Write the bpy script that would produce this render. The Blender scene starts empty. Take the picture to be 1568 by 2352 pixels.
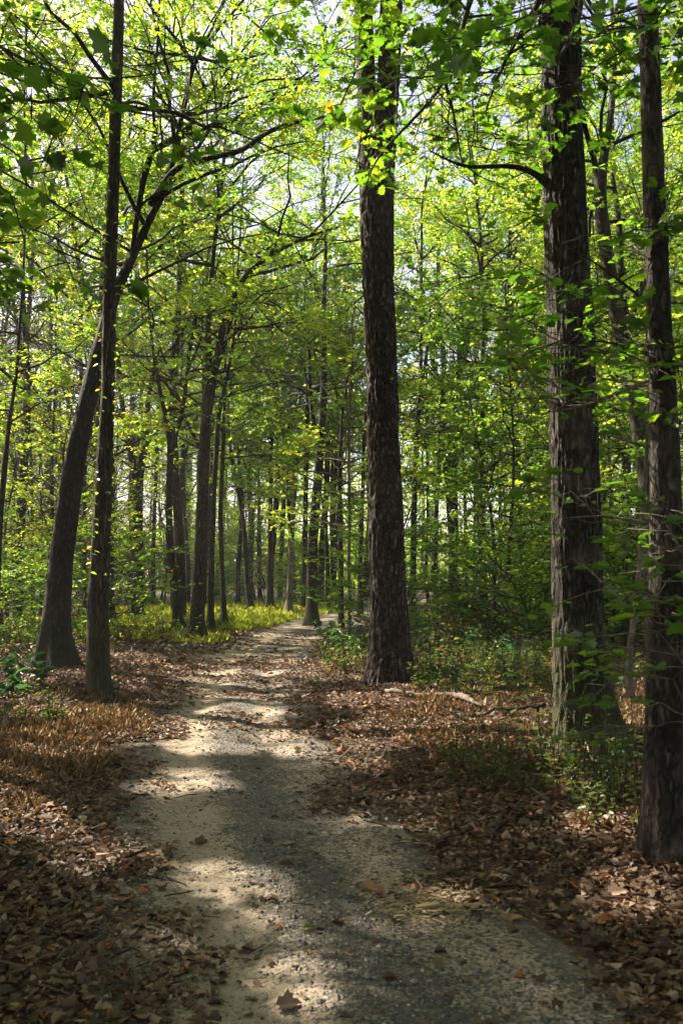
import bpy, math, random
import numpy as np
from mathutils import Vector

rng = np.random.default_rng(11)
sc = bpy.context.scene
COL = sc.collection
PI = math.pi

# ------------------------------------------------------------------ camera geometry
CW, CH, F = 1568.0, 2352.0, 2000.0
CAM = np.array([0.0, 0.0, 1.6])
TH = math.atan(144.0 / F)
cT, sT = math.cos(TH), math.sin(TH)

def ray(px, py):
    a = (px - CW / 2) / F; b = (CH / 2 - py) / F
    return np.array([a, cT - b * sT, sT + b * cT])

def at(px, py, Y):
    d = ray(px, py)
    return CAM + d * (Y / d[1])

def proj(P):
    q = np.asarray(P, float) - CAM
    f = q[..., 1] * cT + q[..., 2] * sT
    u = -q[..., 1] * sT + q[..., 2] * cT
    f = np.where(f < 0.05, 0.05, f)
    return np.stack([CW / 2 + F * q[..., 0] / f, CH / 2 - F * u / f], -1)

# sun: ahead and to the left
AZ, EL = math.radians(55), math.radians(40)
SUN = np.array([-math.sin(AZ) * math.cos(EL), math.cos(AZ) * math.cos(EL), math.sin(EL)])

# ------------------------------------------------------------------ noise
def _hash(i, j, k, s):
    n = (i * 374761393 + j * 668265263 + k * 2147483647 + s * 974711) & 0xffffffff
    n = ((n ^ (n >> 13)) * 1274126177) & 0xffffffff
    n = (n ^ (n >> 16)) & 0xffff
    return n / 65535.0

def vnoise(p, s=0):
    p = np.asarray(p, float)
    i = np.floor(p).astype(np.int64); f = p - i
    f = f * f * (3 - 2 * f)
    r = 0
    for a in (0, 1):
        for b in (0, 1):
            for c in (0, 1):
                w = (f[..., 0] if a else 1 - f[..., 0]) * (f[..., 1] if b else 1 - f[..., 1]) * (f[..., 2] if c else 1 - f[..., 2])
                r = r + w * _hash(i[..., 0] + a, i[..., 1] + b, i[..., 2] + c, s)
    return r

def n2(x, y, f, s=0):
    x = np.asarray(x, float); y = np.asarray(y, float)
    return vnoise(np.stack([x * f, y * f, np.zeros_like(x) + .37], -1), s)

def sstep(a, b, x):
    t = np.clip((x - a) / (b - a), 0, 1)
    return t * t * (3 - 2 * t)

# ------------------------------------------------------------------ ground and path
PY = [-8, 0, 3.1, 4.7, 6.7, 8.4, 11.4, 14.5, 17.8, 22.9, 26, 29, 34, 40, 46, 52, 58, 64, 75]
PX = [1.4, .70, .24, -.33, -.78, -1.08, -1.40, -1.6, -1.72, -1.45, -1.1, -.55, .35, 1.9, 3.7, 5.8, 8.3, 13, 26]
PW = [1.25, 1.1, 1.0, .90, .87, .84, .84, .9, 1.0, 1.15, 1.25, 1.35, 1.4, 1.5, 1.8, 2.2, 2.8, 4, 6]

def pcx(y): return np.interp(y, PY, PX)
def phw(y): return np.interp(y, PY, PW)
def poff(x, y): return np.abs(x - pcx(y)) - phw(y)       # <0 on the path

PINE = (0.87, 14.9)
def H(x, y):
    x = np.asarray(x, float); y = np.asarray(y, float)
    o = poff(x, y)
    h = .10 * sstep(-.1, 1.6, o)
    h = h + (n2(x, y, .35, 3) - .5) * .16 * sstep(.2, 2.0, o)
    h = h + (n2(x, y, 1.5, 4) - .5) * .06 * sstep(0, .8, o)
    h = h + .22 * np.exp(-((x - .95) ** 2 + (y - 14.4) ** 2) / 1.1)
    for tx, ty, am, rr in ((2.25, 7.75, .12, .35), (-3.3, 11.85, .10, .3), (1.93, 5.1, .07, .15), (-5.4, 16.6, .14, .6), (-3.7, 22.3, .1, .4)):
        h = h + am * np.exp(-((x - tx) ** 2 + (y - ty) ** 2) / rr)
    h = h + .35 * sstep(40, 90, y) * sstep(-6, 14, x)
    return h

def ground(px, py):
    d = ray(px, py); t = 10.0
    z = 0.0
    for _ in range(8):
        t = (z - CAM[2]) / min(d[2], -1e-4)
        P = CAM + d * t
        z = float(H(P[0], P[1]))
    return np.array([P[0], P[1], z])

# ------------------------------------------------------------------ mesh helpers
def mk_mesh(name, V, loops, totals, smooth=True, tint=None, mats=(), midx=None):
    me = bpy.data.meshes.new(name)
    V = np.ascontiguousarray(V, dtype=np.float32)
    loops = np.ascontiguousarray(loops, dtype=np.int32)
    totals = np.ascontiguousarray(totals, dtype=np.int32)
    me.vertices.add(len(V)); me.vertices.foreach_set('co', V.ravel())
    me.loops.add(len(loops)); me.loops.foreach_set('vertex_index', loops)
    me.polygons.add(len(totals))
    st = np.zeros(len(totals), np.int32); st[1:] = np.cumsum(totals)[:-1]
    me.polygons.foreach_set('loop_start', st)
    me.polygons.foreach_set('loop_total', totals)
    me.polygons.foreach_set('use_smooth', np.full(len(totals), smooth, dtype=bool))
    for m in mats: me.materials.append(m)
    if midx is not None: me.polygons.foreach_set('material_index', np.ascontiguousarray(midx, dtype=np.int32))
    if tint is not None:
        a = me.attributes.new('tint', 'FLOAT', 'POINT')
        a.data.foreach_set('value', np.ascontiguousarray(tint, dtype=np.float32))
    me.update(calc_edges=True)
    return me

class Geo:
    """collects pieces of one mesh"""
    def __init__(s): s.V = []; s.L = []; s.T = []; s.M = []; s.A = []; s.n = 0
    def add(s, V, L, T, mat=0, tint=None):
        V = np.asarray(V).reshape(-1, 3)
        s.V.append(V); s.L.append(np.asarray(L).ravel() + s.n); s.T.append(np.asarray(T).ravel())
        s.M.append(np.full(len(s.T[-1]), mat)); s.A.append(np.zeros(len(V)) if tint is None else np.broadcast_to(tint, (len(V),)))
        s.n += len(V)
    def mesh(s, name, mats, smooth=True):
        return mk_mesh(name, np.concatenate(s.V), np.concatenate(s.L), np.concatenate(s.T), smooth, np.concatenate(s.A), mats, np.concatenate(s.M))

def norm(v): return v / np.maximum(np.linalg.norm(v, axis=-1, keepdims=True), 1e-9)

def tubes(P, R, S, disp=None):
    """P (N,K,3), R (N,K): N tubes of S sides; returns V, L, T"""
    P = np.asarray(P, float); R = np.asarray(R, float)
    if P.ndim == 2: P = P[None]; R = R[None]
    N, K, _ = P.shape
    T = np.empty_like(P)
    T[:, 1:-1] = P[:, 2:] - P[:, :-2]; T[:, 0] = P[:, 1] - P[:, 0]; T[:, -1] = P[:, -1] - P[:, -2]
    T = norm(T)
    ch = norm(P[:, -1] - P[:, 0])
    ref = np.where(np.abs(ch[:, 2:3]) > .9, np.array([[1., 0, 0]]), np.array([[0, 0, 1.]]))
    ref = np.broadcast_to(ref[:, None], P.shape)
    U = norm(ref - T * np.sum(ref * T, -1, keepdims=True))
    W = np.cross(T, U)
    a = np.arange(S) * 2 * PI / S
    rad = R[:, :, None] * np.ones(S)
    if disp is not None:
        s_len = np.concatenate([np.zeros((N, 1)), np.cumsum(np.linalg.norm(np.diff(P, axis=1), axis=-1), 1)], 1)
        rad = disp(rad, np.broadcast_to(a, rad.shape), np.broadcast_to(s_len[:, :, None], rad.shape), P)
    V = P[:, :, None] + rad[..., None] * (np.cos(a)[:, None] * U[:, :, None] + np.sin(a)[:, None] * W[:, :, None])
    i = np.arange(K - 1)[:, None]; j = np.arange(S)[None]
    q = np.stack([i * S + j, i * S + (j + 1) % S, (i + 1) * S + (j + 1) % S, (i + 1) * S + j], -1).reshape(-1)
    L = (np.arange(N)[:, None] * (K * S) + q[None]).ravel()
    return V.reshape(-1, 3), L, np.full(N * (K - 1) * S, 4)

# leaf templates: vertices (x across, y along, z up) and faces
def half_leaf(out, fold=.12, bend=.25):
    n = len(out)
    right = [(x, y, fold * x * 2 - bend * (y - .4) ** 2) for x, y in out]
    left = [(-x, y, z) for (x, y, z) in right[1:-1]]
    V = right + left
    fr = list(range(n))
    fl = [0] + [n + k for k in range(n - 2)] + [n - 1]
    return np.array(V), [fr, fl[::-1]]
KITE = (np.array([(0, 0, 0), (.34, .45, .08), (0, 1, -.05), (-.34, .45, .08)], float), [[0, 1, 2, 3]])
OVAL = half_leaf([(0, 0), (.26, .22), (.30, .55), (0, 1)])
MAPLE = half_leaf([(0, .08), (.16, -.04), (.40, .10), (.32, .22), (.60, .46), (.42, .48), (.40, .60), (.20, .56), (.20, .72), (.10, .80), (0, 1)], .10, .30)
OAK = half_leaf([(0, 0), (.07, .12), (.22, .20), (.13, .32), (.34, .44), (.18, .52), (.38, .68), (.20, .74), (.24, .90), (.09, .92), (0, 1)], .14, .30)
LANCE = half_leaf([(0, 0), (.07, .25), (.06, .6), (0, 1)], .3, .5)

def leaves(C, A, Nn, size, tmpl, tint, zs=1.0):
    TV, TF = tmpl
    n = len(C)
    A = norm(A); X = norm(np.cross(A, Nn)); Z = np.cross(X, A)
    size = np.broadcast_to(np.asarray(size, float), (n,))
    zs = np.broadcast_to(np.asarray(zs, float), (n,))
    V = C[:, None] + size[:, None, None] * (TV[None, :, 0:1] * X[:, None] + TV[None, :, 1:2] * A[:, None] + (TV[None, :, 2:3] * zs[:, None, None]) * Z[:, None])
    lp = np.concatenate([np.array(f) for f in TF])
    tot = np.array([len(f) for f in TF])
    L = (np.arange(n)[:, None] * len(TV) + lp[None]).ravel()
    return V.reshape(-1, 3), L, np.tile(tot, n), np.repeat(np.broadcast_to(tint, (n,)), len(TV))

# ------------------------------------------------------------------ objects
def setp(o, label=None, cat=None, group=None, kind=None):
    if label: o['label'] = label
    if cat: o['category'] = cat
    if group: o['group'] = group
    if kind: o['kind'] = kind

def link(name, data, parent=None):
    o = bpy.data.objects.new(name, data); COL.objects.link(o)
    if parent is not None: o.parent = parent
    return o

def empty(name, loc, label, cat, group=None, rz=0, s=1):
    o = link(name, None); o.location = loc; o.rotation_euler = (0, 0, rz); o.scale = (s, s, s)
    o.empty_display_size = .3
    setp(o, label, cat, group)
    return o

# ------------------------------------------------------------------ materials
def mat(name):
    m = bpy.data.materials.new(name); m.use_nodes = True
    nt = m.node_tree; nt.nodes.clear()
    o = nt.nodes.new('ShaderNodeOutputMaterial')
    return m, nt, o
def nd(nt, t, **kw):
    n = nt.nodes.new('ShaderNode' + t)
    for k, v in kw.items():
        if k in n.inputs: n.inputs[k].default_value = v
        else: setattr(n, k, v)
    return n
def ramp(nt, stops, fac=None, interp='LINEAR'):
    r = nt.nodes.new('ShaderNodeValToRGB'); r.color_ramp.interpolation = interp
    e = r.color_ramp.elements
    while len(e) > 1: e.remove(e[-1])
    e[0].position, e[0].color = stops[0][0], (*stops[0][1], 1)
    for p, c in stops[1:]:
        x = e.new(p); x.color = (*c, 1)
    if fac is not None: nt.links.new(fac, r.inputs[0])
    return r

def leaf_mat(name, stops, tmul, tr=.5, gloss=.05, rough=.4):
    m, nt, o = mat(name); lk = nt.links.new
    at_ = nd(nt, 'Attribute', attribute_name='tint')
    geo = nd(nt, 'NewGeometry')
    r = ramp(nt, stops, at_.outputs['Fac'])
    mul = nd(nt, 'Mix', data_type='RGBA', blend_type='MULTIPLY'); mul.inputs[0].default_value = 1
    mul.inputs[7].default_value = (*tmul, 1); lk(r.outputs[0], mul.inputs[6])
    d = nd(nt, 'BsdfDiffuse'); lk(r.outputs[0], d.inputs[0])
    t = nd(nt, 'BsdfTranslucent'); lk(mul.outputs[2], t.inputs[0])
    mx = nd(nt, 'MixShader'); mx.inputs[0].default_value = tr
    lk(d.outputs[0], mx.inputs[1]); lk(t.outputs[0], mx.inputs[2])
    g = nd(nt, 'BsdfGlossy', Roughness=rough); g.inputs[0].default_value = (1, 1, 1, 1)
    m2 = nd(nt, 'MixShader'); m2.inputs[0].default_value = gloss
    lk(mx.outputs[0], m2.inputs[1]); lk(g.outputs[0], m2.inputs[2])
    lk(m2.outputs[0], o.inputs[0])
    return m

GREEN = [(0, (.030, .062, .009)), (.35, (.055, .102, .010)), (.60, (.095, .138, .012)), (.80, (.155, .168, .016)),
         (.92, (.27, .20, .02)), (1, (.28, .11, .015))]
M_LEAF = leaf_mat('leaf', GREEN, (5.0, 5.2, 3.2), .60, .045)
M_BIG = leaf_mat('broad_leaf', GREEN, (3.2, 3.9, 1.4), .55, .04)
M_WEED = leaf_mat('weed_leaf', [(0, (.035, .065, .015)), (.4, (.07, .10, .022)), (.7, (.12, .13, .035)), (.85, (.20, .13, .05)), (1, (.16, .07, .03))], (2.2, 2.4, 1.4), .4, .02)
M_CANE = leaf_mat('cane_leaf', [(0, (.03, .085, .045)), (1, (.09, .15, .05))], (1.6, 2.0, 1.0), .35, .05, .35)
M_GRASS = leaf_mat('grass_blade', [(0, (.06, .11, .012)), (.5, (.115, .16, .02)), (1, (.22, .21, .04))], (3.4, 3.4, 1.6), .55, .03)
M_DRY = leaf_mat('dry_grass_blade', [(0, (.09, .055, .03)), (.5, (.25, .165, .085)), (.8, (.42, .31, .17)), (1, (.11, .12, .035))], (1.5, 1.4, 1.1), .45, .02)
M_LITTER = leaf_mat('dry_leaf', [(0, (.035, .021, .014)), (.35, (.105, .062, .038)), (.6, (.20, .13, .086)), (.85, (.36, .26, .19)), (.93, (.36, .17, .06)), (1, (.34, .10, .03))], (1.2, 1.0, .8), .22, .03, .5)
M_CHIP = leaf_mat('split_wood', [(0, (.20, .135, .07)), (1, (.42, .33, .20))], (1, 1, 1), 0, .02)

def bark_mat(name, dark, mid, light, fx, fz, strength=.6, moss=None, lich=None, dist=.02, ridged=True, warp=.9, brk=.45):
    m, nt, o = mat(name); lk = nt.links.new
    tc = nd(nt, 'TexCoord'); mp = nd(nt, 'Mapping'); mp.inputs['Scale'].default_value = (fx, fx, fz)
    lk(tc.outputs['Object'], mp.inputs[0])
    nz = nd(nt, 'TexNoise', Scale=1.0, Detail=6, Roughness=.6); lk(mp.outputs[0], nz.inputs['Vector'])
    vo = nd(nt, 'TexVoronoi', feature='DISTANCE_TO_EDGE', Scale=.8)
    wm = nd(nt, 'Mix', data_type='RGBA'); wm.inputs[0].default_value = .35
    lk(mp.outputs[0], wm.inputs[6]); lk(nz.outputs['Color'], wm.inputs[7])
    ad = nd(nt, 'VectorMath', operation='MULTIPLY_ADD'); ad.inputs[1].default_value = (warp, warp, warp)
    lk(nz.outputs['Color'], ad.inputs[0]); lk(mp.outputs[0], ad.inputs[2]); lk(ad.outputs[0], vo.inputs['Vector'])
    mr = nd(nt, 'MapRange'); mr.inputs[1].default_value = 0; mr.inputs[2].default_value = .22
    lk(vo.outputs['Distance'], mr.inputs[0])
    hm = nd(nt, 'Math', operation='MULTIPLY')
    if ridged:      # long upright furrows
        rn = nd(nt, 'TexNoise', Scale=1.0, Detail=2, Roughness=.5); rn.inputs['Distortion'].default_value = .3
        mp2 = nd(nt, 'Mapping'); mp2.inputs['Scale'].default_value = (fx * .9, fx * .9, fz); lk(tc.outputs['Object'], mp2.inputs[0]); lk(mp2.outputs[0], rn.inputs['Vector'])
        sb = nd(nt, 'Math', operation='SUBTRACT'); sb.inputs[1].default_value = .5; lk(rn.outputs[0], sb.inputs[0])
        ab = nd(nt, 'Math', operation='ABSOLUTE'); lk(sb.outputs[0], ab.inputs[0])
        m3 = nd(nt, 'MapRange'); m3.inputs[1].default_value = .0; m3.inputs[2].default_value = .11; lk(ab.outputs[0], m3.inputs[0])
        br = nd(nt, 'MapRange'); br.inputs[1].default_value = 0; br.inputs[2].default_value = 1; br.inputs[3].default_value = brk; br.inputs[4].default_value = 1; lk(mr.outputs[0], br.inputs[0])
        m4 = nd(nt, 'Math', operation='MULTIPLY'); lk(m3.outputs[0], m4.inputs[0]); lk(br.outputs[0], m4.inputs[1])
        lk(m4.outputs[0], hm.inputs[0])
    else:
        lk(mr.outputs[0], hm.inputs[0])
    nz2 = nd(nt, 'MapRange'); nz2.inputs[1].default_value = .3; nz2.inputs[2].default_value = .7; nz2.inputs[3].default_value = .35; nz2.inputs[4].default_value = 1
    lk(nz.outputs[0], nz2.inputs[0]); lk(nz2.outputs[0], hm.inputs[1])
    r = ramp(nt, [(0, dark), (.5, mid), (.75, tuple(m_ * .6 + l_ * .4 for m_, l_ in zip(mid, light))), (1, light)], hm.outputs[0])
    big = nd(nt, 'TexNoise', Scale=2.2, Detail=4); lk(tc.outputs['Object'], big.inputs['Vector'])
    bm = nd(nt, 'MapRange'); bm.inputs[1].default_value = .3; bm.inputs[2].default_value = .7; bm.inputs[3].default_value = .45; bm.inputs[4].default_value = 1.25; lk(big.outputs[0], bm.inputs[0])
    vm = nd(nt, 'VectorMath', operation='SCALE'); lk(r.outputs[0], vm.inputs[0]); lk(bm.outputs[0], vm.inputs['Scale'])
    col = vm.outputs[0]
    if lich:
        lr = ramp(nt, [(.54, (0, 0, 0)), (.66, (1, 1, 1))], big.outputs[0])
        mx = nd(nt, 'Mix', data_type='RGBA'); lk(lr.outputs[0], mx.inputs[0]); lk(col, mx.inputs[6]); mx.inputs[7].default_value = (*lich, 1)
        mm = nd(nt, 'Math', operation='MULTIPLY'); mm.inputs[1].default_value = .4
        lk(lr.outputs[0], mm.inputs[0]); lk(mm.outputs[0], mx.inputs[0]); col = mx.outputs[2]
    if moss:
        sx = nd(nt, 'SeparateXYZ'); lk(tc.outputs['Object'], sx.inputs[0])
        zr = nd(nt, 'MapRange'); zr.inputs[1].default_value = 1.3; zr.inputs[2].default_value = .0; lk(sx.outputs[2], zr.inputs[0])
        mm = nd(nt, 'Math', operation='MULTIPLY'); lk(zr.outputs[0], mm.inputs[0]); lk(big.outputs[0], mm.inputs[1])
        mx = nd(nt, 'Mix', data_type='RGBA'); lk(mm.outputs[0], mx.inputs[0]); lk(col, mx.inputs[6]); mx.inputs[7].default_value = (*moss, 1); col = mx.outputs[2]
    b = nd(nt, 'Bump', Strength=strength, Distance=dist); lk(hm.outputs[0], b.inputs['Height'])
    p = nd(nt, 'BsdfPrincipled', Roughness=.85); p.inputs['Specular IOR Level'].default_value = .25
    lk(col, p.inputs['Base Color']); lk(b.outputs[0], p.inputs['Normal']); lk(p.outputs[0], o.inputs[0])
    return m
M_BARK = bark_mat('grey_bark', (.015, .012, .010), (.065, .052, .040), (.17, .145, .115), 26, 5, .7, moss=(.06, .08, .02))
M_OAK = bark_mat('oak_bark', (.009, .0075, .006), (.062, .051, .041), (.28, .235, .19), 32, 7.5, 1.0, moss=(.09, .10, .025), lich=(.17, .155, .13), dist=.02)
M_PINE = bark_mat('pine_bark', (.010, .007, .006), (.095, .066, .052), (.33, .25, .20), 20, 7, 1.0, dist=.03, warp=1.4, brk=.12)
M_MOTT = bark_mat('mottled_bark', (.013, .011, .009), (.060, .048, .037), (.18, .145, .11), 26, 8, .8, lich=(.19, .15, .11))
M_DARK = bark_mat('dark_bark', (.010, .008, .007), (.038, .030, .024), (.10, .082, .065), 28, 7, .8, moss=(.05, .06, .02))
M_PALE = bark_mat('smooth_bark', (.12, .095, .07), (.22, .18, .14), (.34, .28, .22), 14, 6, .3)
M_TWIG = bark_mat('twig', (.03, .024, .02), (.07, .055, .045), (.12, .10, .08), 30, 10, .3)

def ground_mat():
    m, nt, o = mat('forest_soil'); lk = nt.links.new
    tc = nd(nt, 'TexCoord')
    a = nd(nt, 'TexNoise', Scale=14, Detail=8, Roughness=.7); lk(tc.outputs['Object'], a.inputs['Vector'])
    c = nd(nt, 'TexNoise', Scale=.5, Detail=4); lk(tc.outputs['Object'], c.inputs['Vector'])
    r1 = ramp(nt, [(.3, (.020, .013, .009)), (.5, (.075, .045, .027)), (.7, (.16, .105, .07))], a.outputs[0])
    r2 = ramp(nt, [(.3, (.03, .04, .012)), (.7, (.09, .10, .03))], a.outputs[0])
    rc = ramp(nt, [(.52, (0, 0, 0)), (.62, (1, 1, 1))], c.outputs[0])
    mx = nd(nt, 'Mix', data_type='RGBA'); lk(rc.outputs[0], mx.inputs[0]); lk(r1.outputs[0], mx.inputs[6]); lk(r2.outputs[0], mx.inputs[7])
    b = nd(nt, 'Bump', Strength=.8, Distance=.04); lk(a.outputs[0], b.inputs['Height'])
    p = nd(nt, 'BsdfPrincipled', Roughness=.95); lk(mx.outputs[2], p.inputs['Base Color']); lk(b.outputs[0], p.inputs['Normal'])
    lk(p.outputs[0], o.inputs[0]); return m

def path_mat():
    m, nt, o = mat('sandy_gravel'); lk = nt.links.new
    tc = nd(nt, 'TexCoord')
    at_ = nd(nt, 'Attribute', attribute_name='tint')           # 1 in the wheel tracks, 0 on the gritty strips
    a = nd(nt, 'TexNoise', Scale=3.0, Detail=6, Roughness=.65); lk(tc.outputs['Object'], a.inputs['Vector'])
    g = nd(nt, 'TexNoise', Scale=95, Detail=5, Roughness=.7); lk(tc.outputs['Object'], g.inputs['Vector'])
    v = nd(nt, 'TexVoronoi', Scale=60); lk(tc.outputs['Object'], v.inputs['Vector'])
    sand = ramp(nt, [(.25, (.145, .112, .078)), (.5, (.33, .262, .19)), (.75, (.47, .39, .30))], g.outputs[0])
    grit = ramp(nt, [(.25, (.020, .018, .016)), (.5, (.095, .082, .068)), (.75, (.26, .225, .18))], g.outputs[0])
    # speckle of grit over the sand, more of it outside the wheel tracks
    am = nd(nt, 'MapRange'); am.inputs[1].default_value = .25; am.inputs[2].default_value = .75; am.inputs[3].default_value = 0; am.inputs[4].default_value = 1.1; lk(a.outputs[0], am.inputs[0])
    sm = nd(nt, 'Math', operation='ADD'); lk(am.outputs[0], sm.inputs[0]); lk(at_.outputs['Fac'], sm.inputs[1])
    f1 = nd(nt, 'MapRange'); f1.inputs[1].default_value = .7; f1.inputs[2].default_value = 1.65; lk(sm.outputs[0], f1.inputs[0])
    sp = nd(nt, 'SeparateColor'); lk(v.outputs['Color'], sp.inputs[0])
    ls = nd(nt, 'Math', operation='SUBTRACT'); lk(f1.outputs[0], ls.inputs[0]); lk(sp.outputs[0], ls.inputs[1])
    f2 = nd(nt, 'MapRange'); f2.inputs[1].default_value = -.25; f2.inputs[2].default_value = .2; lk(ls.outputs[0], f2.inputs[0])
    mx = nd(nt, 'Mix', data_type='RGBA'); lk(f2.outputs[0], mx.inputs[0]); lk(grit.outputs[0], mx.inputs[6]); lk(sand.outputs[0], mx.inputs[7])
    b = nd(nt, 'Bump', Strength=.7, Distance=.012); lk(g.outputs[0], b.inputs['Height'])
    b2 = nd(nt, 'Bump', Strength=.8, Distance=.09); lk(a.outputs[0], b2.inputs['Height']); lk(b.outputs[0], b2.inputs['Normal'])
    p = nd(nt, 'BsdfPrincipled', Roughness=.95); lk(mx.outputs[2], p.inputs['Base Color']); lk(b2.outputs[0], p.inputs['Normal'])
    lk(p.outputs[0], o.inputs[0]); return m

def stone_mat():
    m, nt, o = mat('gravel_stone'); lk = nt.links.new
    at_ = nd(nt, 'Attribute', attribute_name='tint')
    r = ramp(nt, [(0, (.03, .03, .032)), (.5, (.14, .13, .12)), (.85, (.34, .29, .23)), (1, (.55, .50, .44))], at_.outputs['Fac'])
    p = nd(nt, 'BsdfPrincipled', Roughness=.8); lk(r.outputs[0], p.inputs['Base Color']); lk(p.outputs[0], o.inputs[0]); return m

# ------------------------------------------------------------------ what the gaps in the crowns let through
# patches of ground the sun reaches (pixel ellipses of the ground points) and lengths of trunk with a sunny side
LIT = [(500, 1668, 160, 24), (470, 1704, 130, 26), (560, 1632, 110, 13), (690, 1716, 70, 22), (640, 1690, 60, 12), (860, 1682, 130, 34), (940, 1610, 190, 38),
       (1110, 1640, 150, 40), (810, 1742, 70, 22), (440, 1786, 70, 22), (500, 1806, 50, 12), (360, 1815, 60, 14), (1200, 1610, 60, 40),
       (560, 2040, 120, 44), (640, 2105, 105, 50), (690, 2165, 70, 50), (480, 2005, 60, 25), (650, 2240, 60, 60), (700, 2320, 70, 60),
       (230, 1960, 115, 48), (60, 1870, 120, 50), (20, 1810, 60, 30), (130, 1635, 150, 22), (270, 1650, 70, 40), (330, 1690, 60, 22), (40, 1600, 80, 10),
       (1440, 2055, 120, 60), (1370, 1880, 80, 40), (985, 2085, 70, 22), (1330, 1800, 60, 30), (1090, 2060, 40, 14), (860, 2110, 60, 25),
       (890, 1548, 80, 18), (780, 1520, 70, 16), (560, 1545, 110, 5), (470, 1560, 90, 5), (650, 1530, 80, 4), (560, 1575, 70, 6), (640, 1592, 60, 5), (520, 1600, 60, 5),
       (420, 1530, 60, 4), (600, 1505, 60, 3), (690, 1455, 60, 4), (620, 1466, 40, 3), (330, 1515, 60, 5), (180, 1540, 70, 6), (60, 1560, 60, 6), (800, 1432, 40, 6),
       (560, 1412, 270, 22), (330, 1435, 70, 18), (120, 1455, 90, 12), (300, 1500, 60, 4), (1000, 1382, 60, 10), (1080, 1560, 80, 30), (1450, 1640, 60, 60), (150, 1700, 130, 32), (50, 1765, 60, 22), (1000, 1685, 110, 26), (1190, 1685, 70, 24), (330, 1620, 60, 12), (430, 1455, 120, 9), (640, 1438, 140, 9), (800, 1412, 60, 10), (1180, 1480, 60, 12), (1050, 1470, 80, 14)]
LIT = np.array([(*e, .12 if e[1] > 1990 and e[0] < 900 else .015) for e in LIT], float)
LINE = []            # (points (n,3), radius) sunny trunks

def sunny(P, keep=.015):
    """mask of leaves that stay: those between the sun and a lit patch go"""
    G = P - SUN[None] * (P[:, 2] / SUN[2])[:, None]
    for _ in range(2):
        hz = H(G[:, 0], G[:, 1]) + .05 * (poff(G[:, 0], G[:, 1]) > 0)
        G = P - SUN[None] * ((P[:, 2] - hz) / SUN[2])[:, None]
    uv = proj(G)
    inf = G[:, 1] > 1.0
    wob = 1 + .55 * (n2(G[:, 0], G[:, 1], 2.2, 9) - .5) * 2
    q = np.full(len(P), 9.0); kp = np.full(len(P), keep)
    for cx, cy, rx, ry, ke in LIT:
        d = 3200 / (cy - 1320)
        qq = ((uv[:, 0] - cx) / (rx + 130 / d)) ** 2 + ((uv[:, 1] - cy) / (ry + 330 / d ** 2)) ** 2
        kp = np.where((qq < q) & (keep > 0), ke, kp); q = np.minimum(q, qq)
    lit = inf & (q < wob)
    for pts, rr, s0 in LINE:
        for C in pts:
            w = P - C
            s = w @ SUN
            dd = np.linalg.norm(w - s[:, None] * SUN, axis=1)
            m = (s > s0) & (dd < rr); lit |= m; kp = np.where(m, keep, kp)
    return ~lit | (rng.random(len(P)) < kp)

# ------------------------------------------------------------------ trees
class Crown:
    def prune(c):
        """take out what would stand between the sun and the sunny spots (world coordinates)"""
        for i in (1, 2):
            P, r, s = c.wood[i]
            k = sunny(P[:, -1], 0) & sunny(P[:, P.shape[1] // 2], 0)
            c.wood[i] = (P[k], r[k], s)
        return sunny(c.C)

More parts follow.
